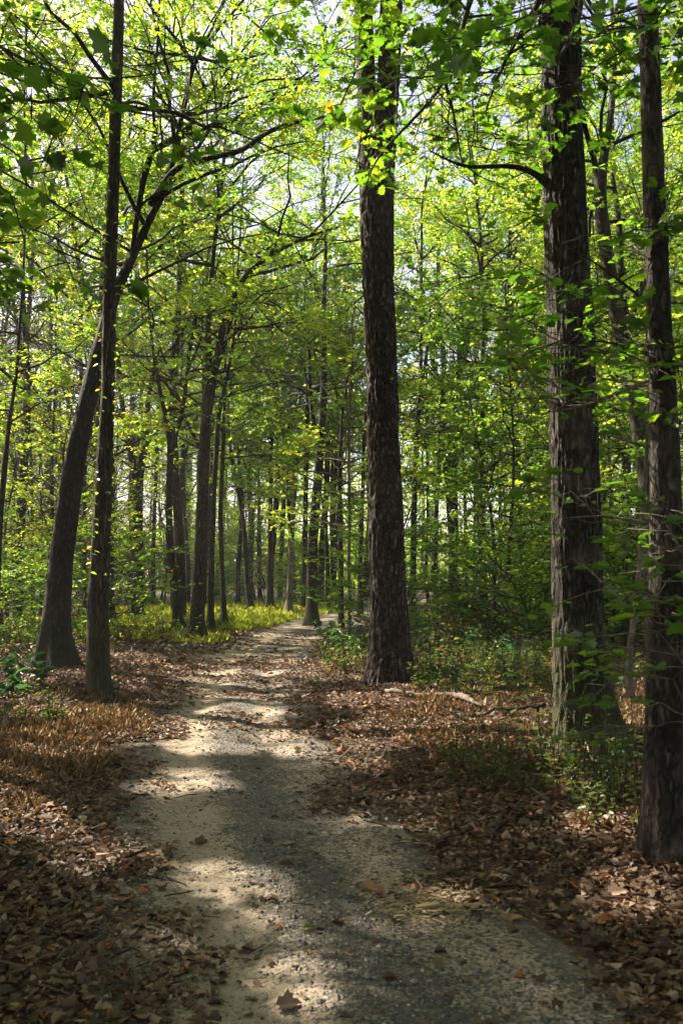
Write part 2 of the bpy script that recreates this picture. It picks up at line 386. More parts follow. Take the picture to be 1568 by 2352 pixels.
def grow(rg, stems, zlo, zhi, R, n1, n2_, n3, nl, size, tint=.45, tsd=.16, flat=.7, tmpl=OVAL, droop=0., up=1., side=None):
    """limbs, boughs, twigs and leaves on stems (list of (pts, radii)); returns Crown with wood tubes and leaf arrays"""
    c = Crown(); c.wood = []
    SP = []; SR = []
    for P, r in stems:
        P = np.asarray(P); r = np.asarray(r)
        k = (P[:, 2] >= zlo) & (P[:, 2] <= zhi)
        SP.append(P[k]); SR.append(r[k])
    SP = np.concatenate(SP); SR = np.concatenate(SR)
    if len(SP) == 0: SP = stems[0][0][-2:]; SR = stems[0][1][-2:]
    idx = np.sort(rg.integers(0, len(SP), n1))
    p0 = SP[idx]; rs = SR[idx]
    h = np.clip((p0[:, 2] - zlo) / max(zhi - zlo, .1), 0, 1)
    az = np.arange(n1) * 2.399 + rg.uniform(-.5, .5, n1)
    if side is not None:
        az = side + rg.normal(0, .8, n1)
    el = np.radians(8 + 52 * h ** 1.3) * up + rg.normal(0, .14, n1)
    L = R * (.55 + .75 * np.sin(PI * np.clip(.25 + .62 * h, 0, 1))) * rg.uniform(.6, 1.15, n1) * .8
    d = np.stack([np.cos(az) * np.cos(el), np.sin(az) * np.cos(el), np.sin(el)], -1)
    K = 8; t = np.linspace(0, 1, K)
    wob = np.cumsum(rg.normal(0, .05, (n1, K, 3)), 1) * L[:, None, None] * t[None, :, None]
    P1 = p0[:, None] + d[:, None] * (L[:, None] * t)[..., None] + wob
    P1[..., 2] += (.12 * up - droop) * L[:, None] * t ** 2
    r1 = np.minimum(.010 * L + .008, rs * .75)[:, None] * (1 - .82 * t)
    c.wood.append((P1, r1, 6))
    # boughs
    m = n1 * n2_
    a = np.repeat(np.arange(n1), n2_)
    tt = rg.uniform(.06, 1, m) ** .7; x = tt * (K - 1); i = np.minimum(x.astype(int), K - 2); f = (x - i)[:, None]
    q0 = P1[a, i] * (1 - f) + P1[a, i + 1] * f
    dd = norm(P1[a, i + 1] - P1[a, i])
    sd = norm(np.cross(dd, np.array([0, 0, 1.]))) * rg.choice([-1, 1], m)[:, None]
    d2 = norm(dd * .6 + sd * rg.uniform(.3, 1, m)[:, None] + rg.normal(0, .3, (m, 3)) * np.array([1, 1, .8]) + np.array([0, 0, .12 * up - droop]))
    L2 = L[a] * .42 * (1.15 - .75 * tt) * rg.uniform(.6, 1.3, m) + .25
    K2 = 5; t2 = np.linspace(0, 1, K2)
    P2 = q0[:, None] + d2[:, None] * (L2[:, None] * t2)[..., None] + np.cumsum(rg.normal(0, .05, (m, K2, 3)), 1) * L2[:, None, None] * t2[None, :, None]
    r2 = (.006 * L2 + .004)[:, None] * (1 - .7 * t2)
    c.wood.append((P2, r2, 4))
    # twigs
    k = m * n3
    b = np.repeat(np.arange(m), n3)
    tt = rg.uniform(.05, 1, k) ** .6; x = tt * (K2 - 1); i = np.minimum(x.astype(int), K2 - 2); f = (x - i)[:, None]
    w0 = P2[b, i] * (1 - f) + P2[b, i + 1] * f
    dd = norm(P2[b, i + 1] - P2[b, i])
    sd = norm(np.cross(dd, np.array([0, 0, 1.]))) * rg.choice([-1, 1], k)[:, None]
    d3 = norm(dd * .7 + sd * rg.uniform(.2, 1, k)[:, None] + rg.normal(0, .35, (k, 3)) * np.array([1, 1, 1.1 - .7 * flat]))
    L3 = rg.uniform(.25, .7, k) * (R / 4 + .4)
    t3 = np.linspace(0, 1, 3)
    P3 = w0[:, None] + d3[:, None] * (L3[:, None] * t3)[..., None]
    P3[:, 1] += rg.normal(0, .04, (k, 3))
    P3[..., 2] -= .10 * L3[:, None] * t3 ** 2
    c.wood.append((P3, np.full((k, 3), .0035) * np.array([1.2, .8, .4]), 3))
    # leaves
    e = np.repeat(np.arange(k), nl); n = len(e)
    u = rg.uniform(.08, 1.05, n)[:, None]
    C = P3[e, 0] * (1 - u) + P3[e, 2] * u
    lat = norm(np.cross(d3[e], np.array([0, 0, 1.])) + 1e-6) * rg.choice([-1, 1], n)[:, None]
    c.A = norm(lat + d3[e] * .6 + rg.normal(0, .35, (n, 3)) * np.array([1, 1, 1.2 - flat]))
    bn = rg.normal(0, .42, (m, 3)); tn_ = rg.normal(0, .25, (k, 3))      # leaves of one spray lie alike
    c.N = norm(np.array([0, 0, flat + .15]) + bn[b][e] + tn_[e] + rg.normal(0, .36 * (1.25 - flat * .6), (n, 3)))
    c.S = size * rg.uniform(.45, 1.3, n) * rg.uniform(.8, 1.2, m)[b][e]
    c.C = C + rg.normal(0, .02, (n, 3)) * R / 4
    bt = rg.normal(0, .10, m)                       # boughs turn at different times
    tn = tint + 1.5 * bt[b][e] + rg.normal(0, tsd * .75, n)
    au = rg.random(n) < .012
    tn[au] = rg.uniform(.85, 1, au.sum())
    c.T = np.where(au, tn, np.clip(tn, 0, max(.80, tint + .06)))
    c.tmpl = tmpl
    return c

def wood_geo(g, c, levels, mat=0):
    for k in levels:
        P, r, S = c.wood[k]
        V, L, T = tubes(P, r, S); g.add(V, L, T, mat)

def leaf_geo(g, c, keep=None, mat=0):
    k = slice(None) if keep is None else keep
    V, L, T, A = leaves(c.C[k], c.A[k], c.N[k], c.S[k], c.tmpl, c.T[k]); g.add(V, L, T, mat, A)

def resample(P, W, step):
    P = np.asarray(P, float); W = np.asarray(W, float)
    s = np.concatenate([[0], np.cumsum(np.linalg.norm(np.diff(P, axis=0), axis=1))])
    n = max(int(s[-1] / step) + 1, 4)
    u = np.linspace(0, s[-1], n)
    Q = np.stack([np.interp(u, s, P[:, k]) for k in range(3)], -1); w = np.interp(u, s, W)
    for _ in range(max(2, int(.5 / step))):
        Q[1:-1] = .25 * Q[:-2] + .5 * Q[1:-1] + .25 * Q[2:]
        w[1:-1] = .25 * w[:-2] + .5 * w[1:-1] + .25 * w[2:]
    return Q, w

def bark_disp(kind, amp, flare, fl_h, seed, base):
    ph = np.random.default_rng(seed).uniform(0, 6.28, 6)
    def f(rad, a, s, P):
        z = (P[..., 2] - base)[:, :, None]
        fl = flare * np.exp(-np.maximum(z, 0) / fl_h)
        rad = rad * (1 + fl * (.55 + .45 * np.sin(a * 3 + ph[0]) + .3 * np.sin(a * 5 + ph[1])) + .035 * np.sin(2 * a + ph[2] + s * .7) + .03 * np.sin(3 * a + ph[3] - s * .9))
        if kind is None: return rad
        q = np.stack([np.cos(a) * rad, np.sin(a) * rad, s], -1)
        if kind == 'oak':
            q1 = q * np.array([30, 30, 3.2]) + vnoise(q * np.array([9, 9, 4]), seed)[..., None] * 1.2
            v = 1 - np.abs(vnoise(q1, seed + 1) * 2 - 1)
        elif kind == 'pine':
            q1 = q * np.array([17, 17, 5.5]) + vnoise(q * np.array([10, 10, 8]), seed)[..., None] * 1.4
            v = 1 - np.minimum(np.abs(vnoise(q1, seed + 1) - .5) * 5, 1)
        else:
            v = vnoise(q * np.array([14, 14, 4]), seed) * .6 + vnoise(q * np.array([40, 40, 12]), seed) * .4
        return rad - amp * (v ** 1.5 if kind == 'oak' else v)
    return f

n_hero = 0
def hero(name, label, pts, wid, top, crown, m, S=14, step=.25, disp=(None, 0, .35, .25), limbs=(), group=None, cat='tree', base_py=None, depth=None, sun_line=None, lean=0., mcrown=None):
    """pts: pixel polyline of the trunk from base to the highest seen point; wid: pixel widths at those points; top: height above ground"""
    global n_hero
    n_hero += 1
    rg = np.random.default_rng(100 + n_hero)
    b = ground(*pts[0])
    d = depth if depth else b[1]
    P = np.array([at(x, y, d + lean * k) for k, (x, y) in enumerate(pts)])
    P[0, 2] = min(P[0, 2], float(H(P[0, 0], P[0, 1])) - .12)
    W = np.array(wid, float) * d / F / 2
    # carry on above the frame
    dirv = P[-1] - P[-2]; dirv = dirv / np.linalg.norm(dirv); dirv = norm(dirv + np.array([0, 0, .6]))
    if top > P[-1, 2] + .5:
        ex = top - P[-1, 2]; k = max(int(ex / 1.5), 2)
        off = np.cumsum(rg.normal(0, .12, (k, 3)) * np.array([1, 1, 0]), 0)
        E = P[-1] + dirv * (np.linspace(1 / k, 1, k) * ex)[:, None] + off
        P = np.concatenate([P, E]); W = np.concatenate([W, np.linspace(W[-1] * .92, max(.03, W[-1] * .2), k)])
    origin = np.array([P[0, 0], P[0, 1], float(H(P[0, 0], P[0, 1]))])
    Q, w = resample(P, W, step)
    kind, amp, flare, fh = disp
    stems = [(Q, w)]
    g = Geo()
    V, L, T = tubes(Q, w, S, bark_disp(kind, amp, flare, fh, 40 + n_hero, origin[2])); g.add(V - origin, L, T)
    for lp, lw, dz in limbs:
        LP = np.array([at(x, y, d + dz * k / max(len(lp) - 1, 1)) for k, (x, y) in enumerate(lp)])
        LW = np.array(lw, float) * d / F / 2
        q, ww = resample(LP, LW, min(step, .2))
        V, L, T = tubes(q, ww, max(8, S // 3), bark_disp(None, 0, 0, 1, 7, 0)); g.add(V - origin, L, T)
        stems.append((q, ww))
    o = empty(name, origin, label, cat, group)
    if sun_line: LINE.append(sun_line(Q, w))
    cg = Geo(); has = False
    for cr in (crown if isinstance(crown, list) else [crown] if crown else []):
        cr = dict(cr); which = cr.pop('stems', None)
        c = grow(rg, [stems[k] for k in which] if which else stems, **cr)
        k = c.prune()
        c.wood = [(A - origin, r_, s_) for A, r_, s_ in c.wood]
        wood_geo(g, c, [0, 1]); wood_geo(cg, c, [2], 1)
        c.C = c.C - origin
        leaf_geo(cg, c, k, 0); has = True
    link('trunk', g.mesh('trunk', [m]), o)
    if has:
        link('crown', cg.mesh('crown', [mcrown or M_LEAF, M_TWIG]), o)
    return o

# ------------------------------------------------------------------ ground sheet, path, gravel
def build_ground():
    ys = np.concatenate([np.arange(-12, 1.5, .5), np.arange(1.5, 14, .11), np.arange(14, 30, .25), np.arange(30, 70, 1.0), np.array([70, 78, 90, 110, 140, 200, 320])])
    xs = np.concatenate([-np.array([320, 200, 140, 110, 90, 75, 60, 50, 42, 36, 31, 27, 24]), np.arange(-21, -7, .6), np.arange(-7, 8, .13), np.arange(8, 24, .6), np.array([24, 27, 31, 36, 42, 50, 60, 75, 90, 110, 140, 200, 320])])
    X, Y = np.meshgrid(xs, ys)
    Z = H(X, Y)
    o = poff(X, Y)
    Z = Z - .07 * sstep(-.05, -.30, o) * (Y < 70)
    V = np.stack([X, Y, Z], -1).reshape(-1, 3)
    nx = len(xs); i = np.arange(len(ys) - 1)[:, None]; j = np.arange(nx - 1)[None]
    L = np.stack([i * nx + j, i * nx + j + 1, (i + 1) * nx + j + 1, (i + 1) * nx + j], -1).reshape(-1)
    o_ = link('ground', mk_mesh('ground', V, L, np.full(len(L) // 4, 4), True, None, [ground_mat()]))
    setp(o_, kind='structure', label='dark leafy forest floor under the trees')

def path_z(x, y):
    o = poff(x, y)
    t = (x - pcx(y)) / phw(y)
    rut = -.03 * (np.exp(-((t + .5) / .22) ** 2) + np.exp(-((t - .42) / .22) ** 2))
    return H(x, y) + .012 + rut + (n2(x, y, 1.1, 6) - .5) * .03 + (n2(x, y, 5, 8) - .5) * .012

def build_path():
    ys = np.concatenate([np.arange(-8, 1.5, .4), np.arange(1.5, 14, .10), np.arange(14, 34, .25), np.arange(34, 70, .5)])
    u = np.linspace(-1, 1, 41)
    Yg, U = np.meshgrid(ys, u, indexing='ij')
    hw = phw(Yg) + .22 + (n2(U * 0 + np.sign(U) * 7, Yg, 1.3, 5) - .5) * .25
    X = pcx(Yg) + U * hw
    Z = path_z(X, Yg) - .10 * sstep(.86, 1.0, np.abs(U))
    V = np.stack([X, Yg, Z], -1).reshape(-1, 3)
    t = (X - pcx(Yg)) / phw(Yg)
    tr = np.exp(-((t + .48) / .34) ** 4) * 1.0 + np.exp(-((t - .62) / .30) ** 4) * .62 + .25 * sstep(7.5, 9.5, Yg) * (np.abs(t) < .7)
    nx = len(u); i = np.arange(len(ys) - 1)[:, None]; j = np.arange(nx - 1)[None]
    L = np.stack([i * nx + j, i * nx + j + 1, (i + 1) * nx + j + 1, (i + 1) * nx + j], -1).reshape(-1)
    o = link('path', mk_mesh('path', V, L, np.full(len(L) // 4, 4), True, tr.ravel(), [path_mat()]))
    setp(o, kind='structure', label='sandy gravel woodland path with worn wheel tracks')
    # loose stones
    n = 26000
    y = 2.6 + 12 * rng.random(n) ** 2.0
    t = rng.normal(.08, .45, n)
    x = pcx(y) + t * phw(y)
    k = rng.random(n) < (1 - .7 * np.exp(-((t + .48) / .3) ** 4))
    x, y = x[k], y[k]; n = len(x)
    B = np.array([[1, 0, 0], [-1, 0, 0], [0, 1, 0], [0, -1, 0], [0, 0, .7], [0, 0, -.7]], float)
    Fc = np.array([[0, 2, 4], [2, 1, 4], [1, 3, 4], [3, 0, 4]])
    s = rng.gamma(2.2, .0022, n).clip(.002, .017)
    P = np.stack([x, y, path_z(x, y) + s * .2], -1)
    V = P[:, None] + B[None] * (s[:, None, None] * rng.uniform(.6, 1.4, (n, 6, 1)))
    L = (np.arange(n)[:, None] * 6 + Fc.ravel()[None]).ravel()
    o = link('gravel', mk_mesh('gravel', V.reshape(-1, 3), L, np.full(n * 4, 3), False, np.repeat(rng.beta(1.6, 2.4, n), 6), [stone_mat()]))
    setp(o, 'loose grey and tan gravel scattered over the dirt path', kind='stuff')

def ground_v(px, py):
    a = (px - CW / 2) / F; b = (CH / 2 - py) / F
    d = np.stack([a, cT - b * sT, sT + b * cT], -1)
    z = np.zeros(len(px))
    for _ in range(8):
        t = (z - CAM[2]) / np.minimum(d[:, 2], -1e-4)
        P = CAM + d * t[:, None]
        z = H(P[:, 0], P[:, 1])
    P[:, 2] = z
    return P

def in_ell(x, y, ells):
    """world points whose picture spot lies in one of the ellipses"""
    uv = proj(np.stack([x, y, H(x, y)], -1)); q = np.full(len(x), 9.)
    for cx, cy, rx, ry in ells: q = np.minimum(q, ((uv[:, 0] - cx) / rx) ** 2 + ((uv[:, 1] - cy) / ry) ** 2)
    return q

TWIGLET = half_leaf([(0, 0), (.022, .05), (.018, .95), (0, 1)], .8, .15)
def build_litter():
    g = Geo()
    def batch(n, y0, y1, pw, xw, tmpls, s0, s1):
        y = y0 + (y1 - y0) * rng.random(n) ** pw
        x = pcx(y) * .6 + rng.uniform(-1, 1, n) * xw(y)
        o = poff(x, y) + (n2(x, y, 1.8, 12) - .5) * 1.0 + (n2(x, y, 5., 17) - .5) * .5
        t = (x - pcx(y)) / phw(y)
        p = sstep(-.38, .30, o) + .022
        p = np.maximum(p, .5 * sstep(8.2, 10, y) * sstep(.40, .62, n2(x, y, 1.6, 13)) * np.exp(-((t - .15) / .75) ** 2))
        p = np.maximum(p, .75 * sstep(11.5, 14, y) * sstep(24, 19, y) * sstep(.28, .55, n2(x, y, 1.1, 14)))
        p = p * (.55 + .45 * sstep(.3, .6, n2(x, y, .9, 15)))
        grassy = in_ell(x, y, DRYE + GREENE) < 1
        p = np.where(grassy, p * .95, p); p = np.where(in_ell(x, y, GREENE) < 1, p * .15, p)
        k = rng.random(n) < p
        x, y, o = x[k], y[k], o[k]; n = len(x)
        on = poff(x, y) < -.1
        z = np.where(on, path_z(x, y), H(x, y)) + rng.uniform(.004, .045, n) * np.where(on, .35, 1)
        C = np.stack([x, y, z], -1)
        a = rng.uniform(0, 2 * PI, n)
        tl = np.where(on, .14, .27)[:, None]
        A = np.stack([np.cos(a), np.sin(a), np.zeros(n)], -1) + rng.normal(0, 1, (n, 3)) * np.array([0, 0, 1]) * tl
        Nn = np.array([0, 0, 1.]) + rng.normal(0, 1, (n, 3)) * tl
        s = rng.uniform(s0, s1, n) * np.where(rng.random(n) < .3, .6, 1) * np.where(rng.random(n) < .04, 1.6, 1)
        T = np.clip(rng.normal(.42, .20, n), 0, .9); q = rng.random(n); T[q < .05] = rng.uniform(.9, 1, (q < .05).sum())
        pick = rng.integers(0, len(tmpls), n)
        for i, tm in enumerate(tmpls):
            m = pick == i
            V, L, Tt, Aa = leaves(C[m], A[m], norm(Nn[m]), s[m], tm, T[m], rng.uniform(-2.2, 3.2, m.sum())); g.add(V, L, Tt, 0, Aa)
    batch(120000, 2.3, 9, 1.25, lambda y: 1.6 + y * .52, [MAPLE, OAK, OVAL, OVAL], .020, .066)
    batch(100000, 8.5, 16, 1.0, lambda y: 2.5 + y * .42, [OAK, OVAL, OVAL], .035, .08)
    batch(24000, 2.3, 11, 1.2, lambda y: 1.6 + y * .5, [TWIGLET], .04, .13)
    batch(36000, 15, 34, 1.0, lambda y: 3 + y * .38, [OVAL], .08, .15)
    o = link('leaf_litter', g.mesh('leaf_litter', [M_LITTER])); setp(o, 'thick brown litter of fallen leaves beside the path', kind='stuff')

DRYE = [(120, 1650, 240, 60), (60, 1740, 180, 60), (20, 1830, 70, 60), (270, 1640, 80, 40), (1080, 1660, 170, 45), (1150, 1760, 150, 60), (1390, 1865, 70, 45), (1080, 1590, 130, 30), (1450, 1640, 70, 60), (1200, 1690, 90, 40), (980, 1700, 60, 20)]
GREENE = [(560, 1412, 300, 28), (330, 1440, 100, 28), (100, 1450, 130, 25), (1000, 1400, 120, 22), (640, 1440, 130, 14), (460, 1470, 60, 10)]

def blades(name, label, ells, n, s0, s1, m, tint, lean=.4, width=1.):
    g = Geo()
    cx = []; 
    w = np.array([rx * ry / max(cy - 1320, 40) ** 3 for cx_, cy, rx, ry in ells]); w /= w.sum()
    e = rng.choice(len(ells), n, p=w); E = np.array(ells, float)[e]
    r = np.sqrt(rng.random(n)) * 1.12; a = rng.uniform(0, 2 * PI, n)
    P = ground_v(E[:, 0] + E[:, 2] * r * np.cos(a), np.maximum(E[:, 1] + E[:, 3] * r * np.sin(a), 1362))
    k = (poff(P[:, 0], P[:, 1]) > .0) & (P[:, 1] < 75)
    k &= rng.random(n) < sstep(.25, .6, n2(P[:, 0], P[:, 1], 1.3, 21)) + .15
    P = P[k]; n = len(P)
    tuft = (n2(P[:, 0], P[:, 1], 2.5, 22))
    a = rng.uniform(0, 2 * PI, n)
    A = np.stack([np.cos(a), np.sin(a), np.zeros(n)], -1) * (lean * rng.uniform(.2, 1.6, n))[:, None] + np.array([.1, -.1, 1.])
    b = rng.uniform(0, 2 * PI, n)
    Nn = np.stack([np.cos(b), np.sin(b), np.full(n, .2)], -1)
    s = rng.uniform(s0, s1, n) * (.35 + 1.3 * tuft) * (1 + P[:, 1] * .008)
    T = np.clip(tint + rng.normal(0, .2, n), 0, 1)
    tm = (GRASSB[0] * np.array([width, 1, 1]), GRASSB[1])
    V, L, Tt, Aa = leaves(P - np.array([0, 0, .01]), A, Nn, s, tm, T, rng.uniform(-1, 1.5, n)); g.add(V, L, Tt, 0, Aa)
    o = link(name, g.mesh(name, [m])); setp(o, label, kind='stuff')
GRASSB = half_leaf([(0, 0), (.018, .3), (.014, .7), (0, 1)], .2, .8)

def build_cover():
    """low weeds"""
    g = Geo()
    E = [(1150, 1500, 260, 60), (1230, 1560, 230, 60), (1100, 1560, 170, 40), (1360, 1810, 110, 60), (1200, 1790, 160, 50), (1400, 1880, 80, 40), (1000, 1470, 80, 40),
         (60, 1480, 140, 25), (70, 1660, 80, 18), (300, 1460, 160, 14), (790, 1520, 80, 25), (1050, 1420, 180, 30), (1300, 1430, 250, 40)]
    w = np.array([rx * ry / max(cy - 1320, 60) ** 3 for cx_, cy, rx, ry in E]) ** .6; w /= w.sum()
    n = 4600
    e = rng.choice(len(E), n, p=w); Ee = np.array(E, float)[e]
    r = np.sqrt(rng.random(n)) * 1.1; a = rng.uniform(0, 2 * PI, n)
    P = ground_v(Ee[:, 0] + Ee[:, 2] * r * np.cos(a), np.maximum(Ee[:, 1] + Ee[:, 3] * r * np.sin(a), 1375))
    k = (poff(P[:, 0], P[:, 1]) > .35) & (P[:, 1] < 45); P = P[k]; n = len(P)
    h = rng.gamma(4, .055, n).clip(.06, .55) * (1 + .02 * P[:, 1])
    top = P + np.stack([rng.normal(0, .25, n) * h, rng.normal(0, .25, n) * h, h], -1)
    t = np.linspace(0, 1, 3)
    SP = P[:, None] * (1 - t[None, :, None]) + top[:, None] * t[None, :, None]
    V, L, T = tubes(SP, np.full((n, 3), .0028) * (1 + .03 * P[:, 1:2]), 3); g.add(V, L, T, 1)
    nl = 11; b = np.repeat(np.arange(n), nl); u = rng.uniform(.2, 1.05, n * nl)[:, None]
    C = P[b] * (1 - u) + top[b] * u
    az = rng.uniform(0, 2 * PI, n * nl)
    A = np.stack([np.cos(az), np.sin(az), rng.uniform(-.3, .6, n * nl)], -1)
    Nn = norm(np.array([0, 0, 1.]) + rng.normal(0, .35, (n * nl, 3)))
    ty = np.clip(rng.normal(.38, .18, n), 0, 1); ty[rng.random(n) < .14] = .85
    s = rng.uniform(.022, .05, n * nl) * (1 + .035 * P[b, 1]) * np.exp(rng.normal(0, .35, n)).clip(.5, 1.5)[b]
    C[:, :2] += A[:, :2] * 0.01
    V, L, T, Aa = leaves(C, A, Nn, s, OVAL, np.clip(ty[b] + rng.normal(0, .08, n * nl), 0, 1)); g.add(V, L, T, 0, Aa)
    o = link('ground_cover', g.mesh('ground_cover', [M_WEED, M_TWIG])); setp(o, 'low green weeds and seedlings covering the forest floor', kind='stuff')

# ------------------------------------------------------------------ hero trees
C_BIG = dict(zlo=8, zhi=17, R=4.4, n1=31, n2_=7, n3=6, nl=15, size=.082)
def C_(**k): d = dict(C_BIG); d.update(k); return d

def sun_lines():
    def ln(x0, y0, x1, y1, Y, n, r): LINE.append((np.array([at(x0 + (x1 - x0) * t, y0 + (y1 - y0) * t, Y) for t in np.linspace(0, 1, n)]), r, 0.))
    yp = ground(902, 1535)[1] - .05; yo = ground(1352, 1722)[1] - .05; ym = ground(229, 1583)[1] - .03; yr = ground(1524, 1950)[1] - .02; ys = ground(1452, 1612)[1]
    ln(834, 620, 854, 1510, yp, 22, .34)
    ln(820, 60, 826, 520, yp, 9, .25)
    ln(1264, 830, 1270, 1080, yo, 6, .27); ln(1268, 1120, 1272, 1290, yo, 4, .25); ln(1270, 1440, 1275, 1690, yo, 6, .27)
    ln(1248, 280, 1254, 520, yo, 5, .22); ln(1260, 640, 1262, 720, yo, 3, .2)
    ln(238, 880, 206, 1330, ym, 10, .2)
    ln(1440, 1560, 1478, 1150, ys, 8, .2)
    ln(1492, 600, 1500, 900, yr, 5, .16); ln(1500, 1080, 1500, 1300, yr, 4, .16)
    for x in (620, 700, 760, 820): ln(x, 1060, x + 20, 960, 22, 2, .9)
    for x, y in ((720, 330), (780, 420), (860, 250), (880, 420), (940, 330), (880, 500), (760, 270), (1120, 160), (1050, 230), (960, 400)):
        LINE.append((np.array([at(x, y, 7.0)]), .45, .3))
    for x, y, Y, r in ((1000, 900, 24, 1.6), (1120, 960, 25, 1.6), (1030, 1130, 23, 1.4), (1180, 1050, 26, 1.5), (960, 1050, 27, 1.4), (1080, 800, 26, 1.6), (1200, 850, 25, 1.5), (660, 900, 27, 1.6), (560, 1000, 28, 1.5), (340, 1000, 24, 1.5), (420, 1150, 26, 1.4), (300, 1220, 22, 1.2), (600, 1180, 28, 1.4), (720, 780, 26, 1.6), (90, 1150, 22, 1.4), (100, 900, 22, 1.6), (1430, 1000, 18, 1.2), (1150, 1260, 24, .8)):
        LINE.append((np.array([at(x, y, Y)]), r, 1.2))

def build_heroes():
    T = 'tree'
    hero('maple_tree', 'slim brown trunk nearest the path on its left bank, ivy leaves up the stem',
         [(229, 1583), (226, 1500), (226, 1400), (235, 1200), (241, 1050), (248, 900), (252, 650), (262, 400), (268, 200), (275, 0)],
         [56, 53, 50, 44, 40, 36, 34, 31, 30, 28], 17, C_(zlo=7.2, R=3.6, n1=26, tint=.5), M_BARK, S=40, step=.12, disp=('x', .02, .25, .2),
         limbs=[([(266, 245), (300, 230), (340, 240), (400, 285), (440, 320)], [9, 8, 6, 5, 3], -1.0)])
    hero('leaning_tree', 'massive dark trunk leaning right behind the slim brown one at left, heavy forked limbs above',
         [(132, 1512), (131, 1430), (140, 1300), (150, 1220), (172, 1050), (208, 890), (236, 770), (266, 670), (307, 585), (345, 500), (385, 430), (402, 350), (420, 250), (445, 150), (490, 60)],
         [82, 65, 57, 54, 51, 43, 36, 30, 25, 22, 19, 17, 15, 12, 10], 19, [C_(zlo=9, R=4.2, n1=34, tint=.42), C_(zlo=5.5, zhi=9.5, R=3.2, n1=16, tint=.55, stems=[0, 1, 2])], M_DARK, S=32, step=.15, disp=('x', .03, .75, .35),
         limbs=[([(345, 470), (400, 385), (480, 362), (560, 347), (600, 310), (650, 288), (720, 272), (790, 262)], [17, 15, 13, 12, 10, 9, 7, 4], -2.5),
                ([(300, 600), (330, 400), (352, 350), (360, 285)], [10, 16, 14, 11], -.5),
                ([(352, 345), (400, 320), (440, 290), (470, 240), (500, 190), (520, 160)], [16, 17, 14, 11, 8, 6], .8)])
    hero('forked_tree', 'dark trunk with splayed roots in sunny grass, second fork left of the bend',
         [(316, 1425), (317, 1380), (318, 1250), (314, 1110), (296, 1020), (280, 930), (270, 800), (262, 650)], [34, 25, 24, 24, 16, 14, 12, 9], 15, C_(zlo=5, R=3.4, n1=24), M_BARK, disp=('x', .02, .9, .3),
         limbs=[([(316, 1130), (330, 1040), (340, 960), (338, 930), (352, 860), (366, 800)], [18, 17, 15, 12, 9, 6], .6)])
    hero('forked_tree', 'slim curving trunk with a Y fork, left of the straight dark one',
         [(412, 1452), (405, 1400), (396, 1300), (388, 1200), (389, 1090), (394, 1020), (372, 920), (355, 830), (340, 700)], [30, 20, 19, 18, 17, 17, 11, 9, 7], 14, C_(zlo=5, R=3.2, n1=22, tint=.52), M_BARK, disp=('x', .02, .8, .25),
         limbs=[([(394, 1030), (410, 980), (422, 930), (436, 800), (452, 700)], [12, 11, 10, 8, 6], .5)])
    hero('oak_tree', 'straight dark trunk at the outer edge of the path bend, splitting into two tall stems',
         [(455, 1465), (454, 1420), (459, 1300), (463, 1200), (468, 1060), (474, 960), (481, 850), (478, 760), (486, 640), (497, 520), (512, 400), (520, 300)], [46, 34, 31, 29, 27, 24, 18, 15, 13, 11, 9, 7], 17, C_(zlo=6.5, R=4, n1=30, tint=.55), M_BARK, S=24, step=.15, disp=('x', .02, .5, .3),
         limbs=[([(476, 960), (492, 860), (510, 760), (530, 690), (565, 630), (620, 585), (700, 545), (780, 520)], [18, 17, 15, 13, 11, 9, 7, 4], -1.5),
                ([(496, 850), (520, 780), (540, 700), (548, 620)], [11, 9, 8, 5], .8)])
    hero('slender_tree', 'thin straight trunk close behind the dark one at the path bend',
         [(485, 1452), (484, 1380), (487, 1250), (493, 1100), (502, 950), (525, 850), (540, 760), (544, 640)], [22, 15, 14, 13, 13, 10, 8, 6], 14, C_(zlo=6, R=3, n1=20), M_BARK, disp=('x', .02, .5, .2))
    hero('slender_tree', 'short-looking thin trunk at the left end of the sunny grass clearing',
         [(516, 1440), (514, 1400), (510, 1300), (506, 1180), (512, 1050), (516, 900)], [22, 14, 13, 12, 11, 8], 13, C_(zlo=5, R=3, n1=20, tint=.4), M_BARK, disp=('x', .02, .6, .2))
    hero('slender_tree', 'dark trunk leaning left at the back of the sunny grass clearing',
         [(578, 1388), (568, 1340), (562, 1220), (548, 1130), (532, 1050), (520, 960)], [18, 13, 11, 10, 9, 7], 13, C_(zlo=5, R=3.2, n1=20, size=.15), M_BARK, disp=('x', .02, .6, .3), depth=36)
    hero('slender_tree', 'upright thin trunk behind the middle of the sunny grass clearing',
         [(618, 1392), (619, 1300), (621, 1150), (624, 1000)], [15, 12, 11, 8], 14, C_(zlo=6, R=3.2, n1=20, size=.15), M_BARK, disp=('x', .02, .6, .3), depth=36)
    hero('slender_tree', 'pale thin trunk with a slight lean behind the right of the grass clearing',
         [(664, 1388), (668, 1280), (674, 1150), (682, 1040), (690, 900)], [17, 13, 12, 10, 7], 14, C_(zlo=6, R=3.2, n1=20, size=.15, tint=.5), M_PALE, disp=('x', .02, .6, .3), depth=34)
    hero('slender_tree', 'thin straight trunk touching the left side of the stout one by the path',
         [(699, 1402), (700, 1350), (701, 1200), (705, 1000), (708, 800)], [18, 14, 13, 11, 8], 15, C_(zlo=7, R=3, n1=18, size=.14), M_BARK, disp=('x', .02, .5, .3))
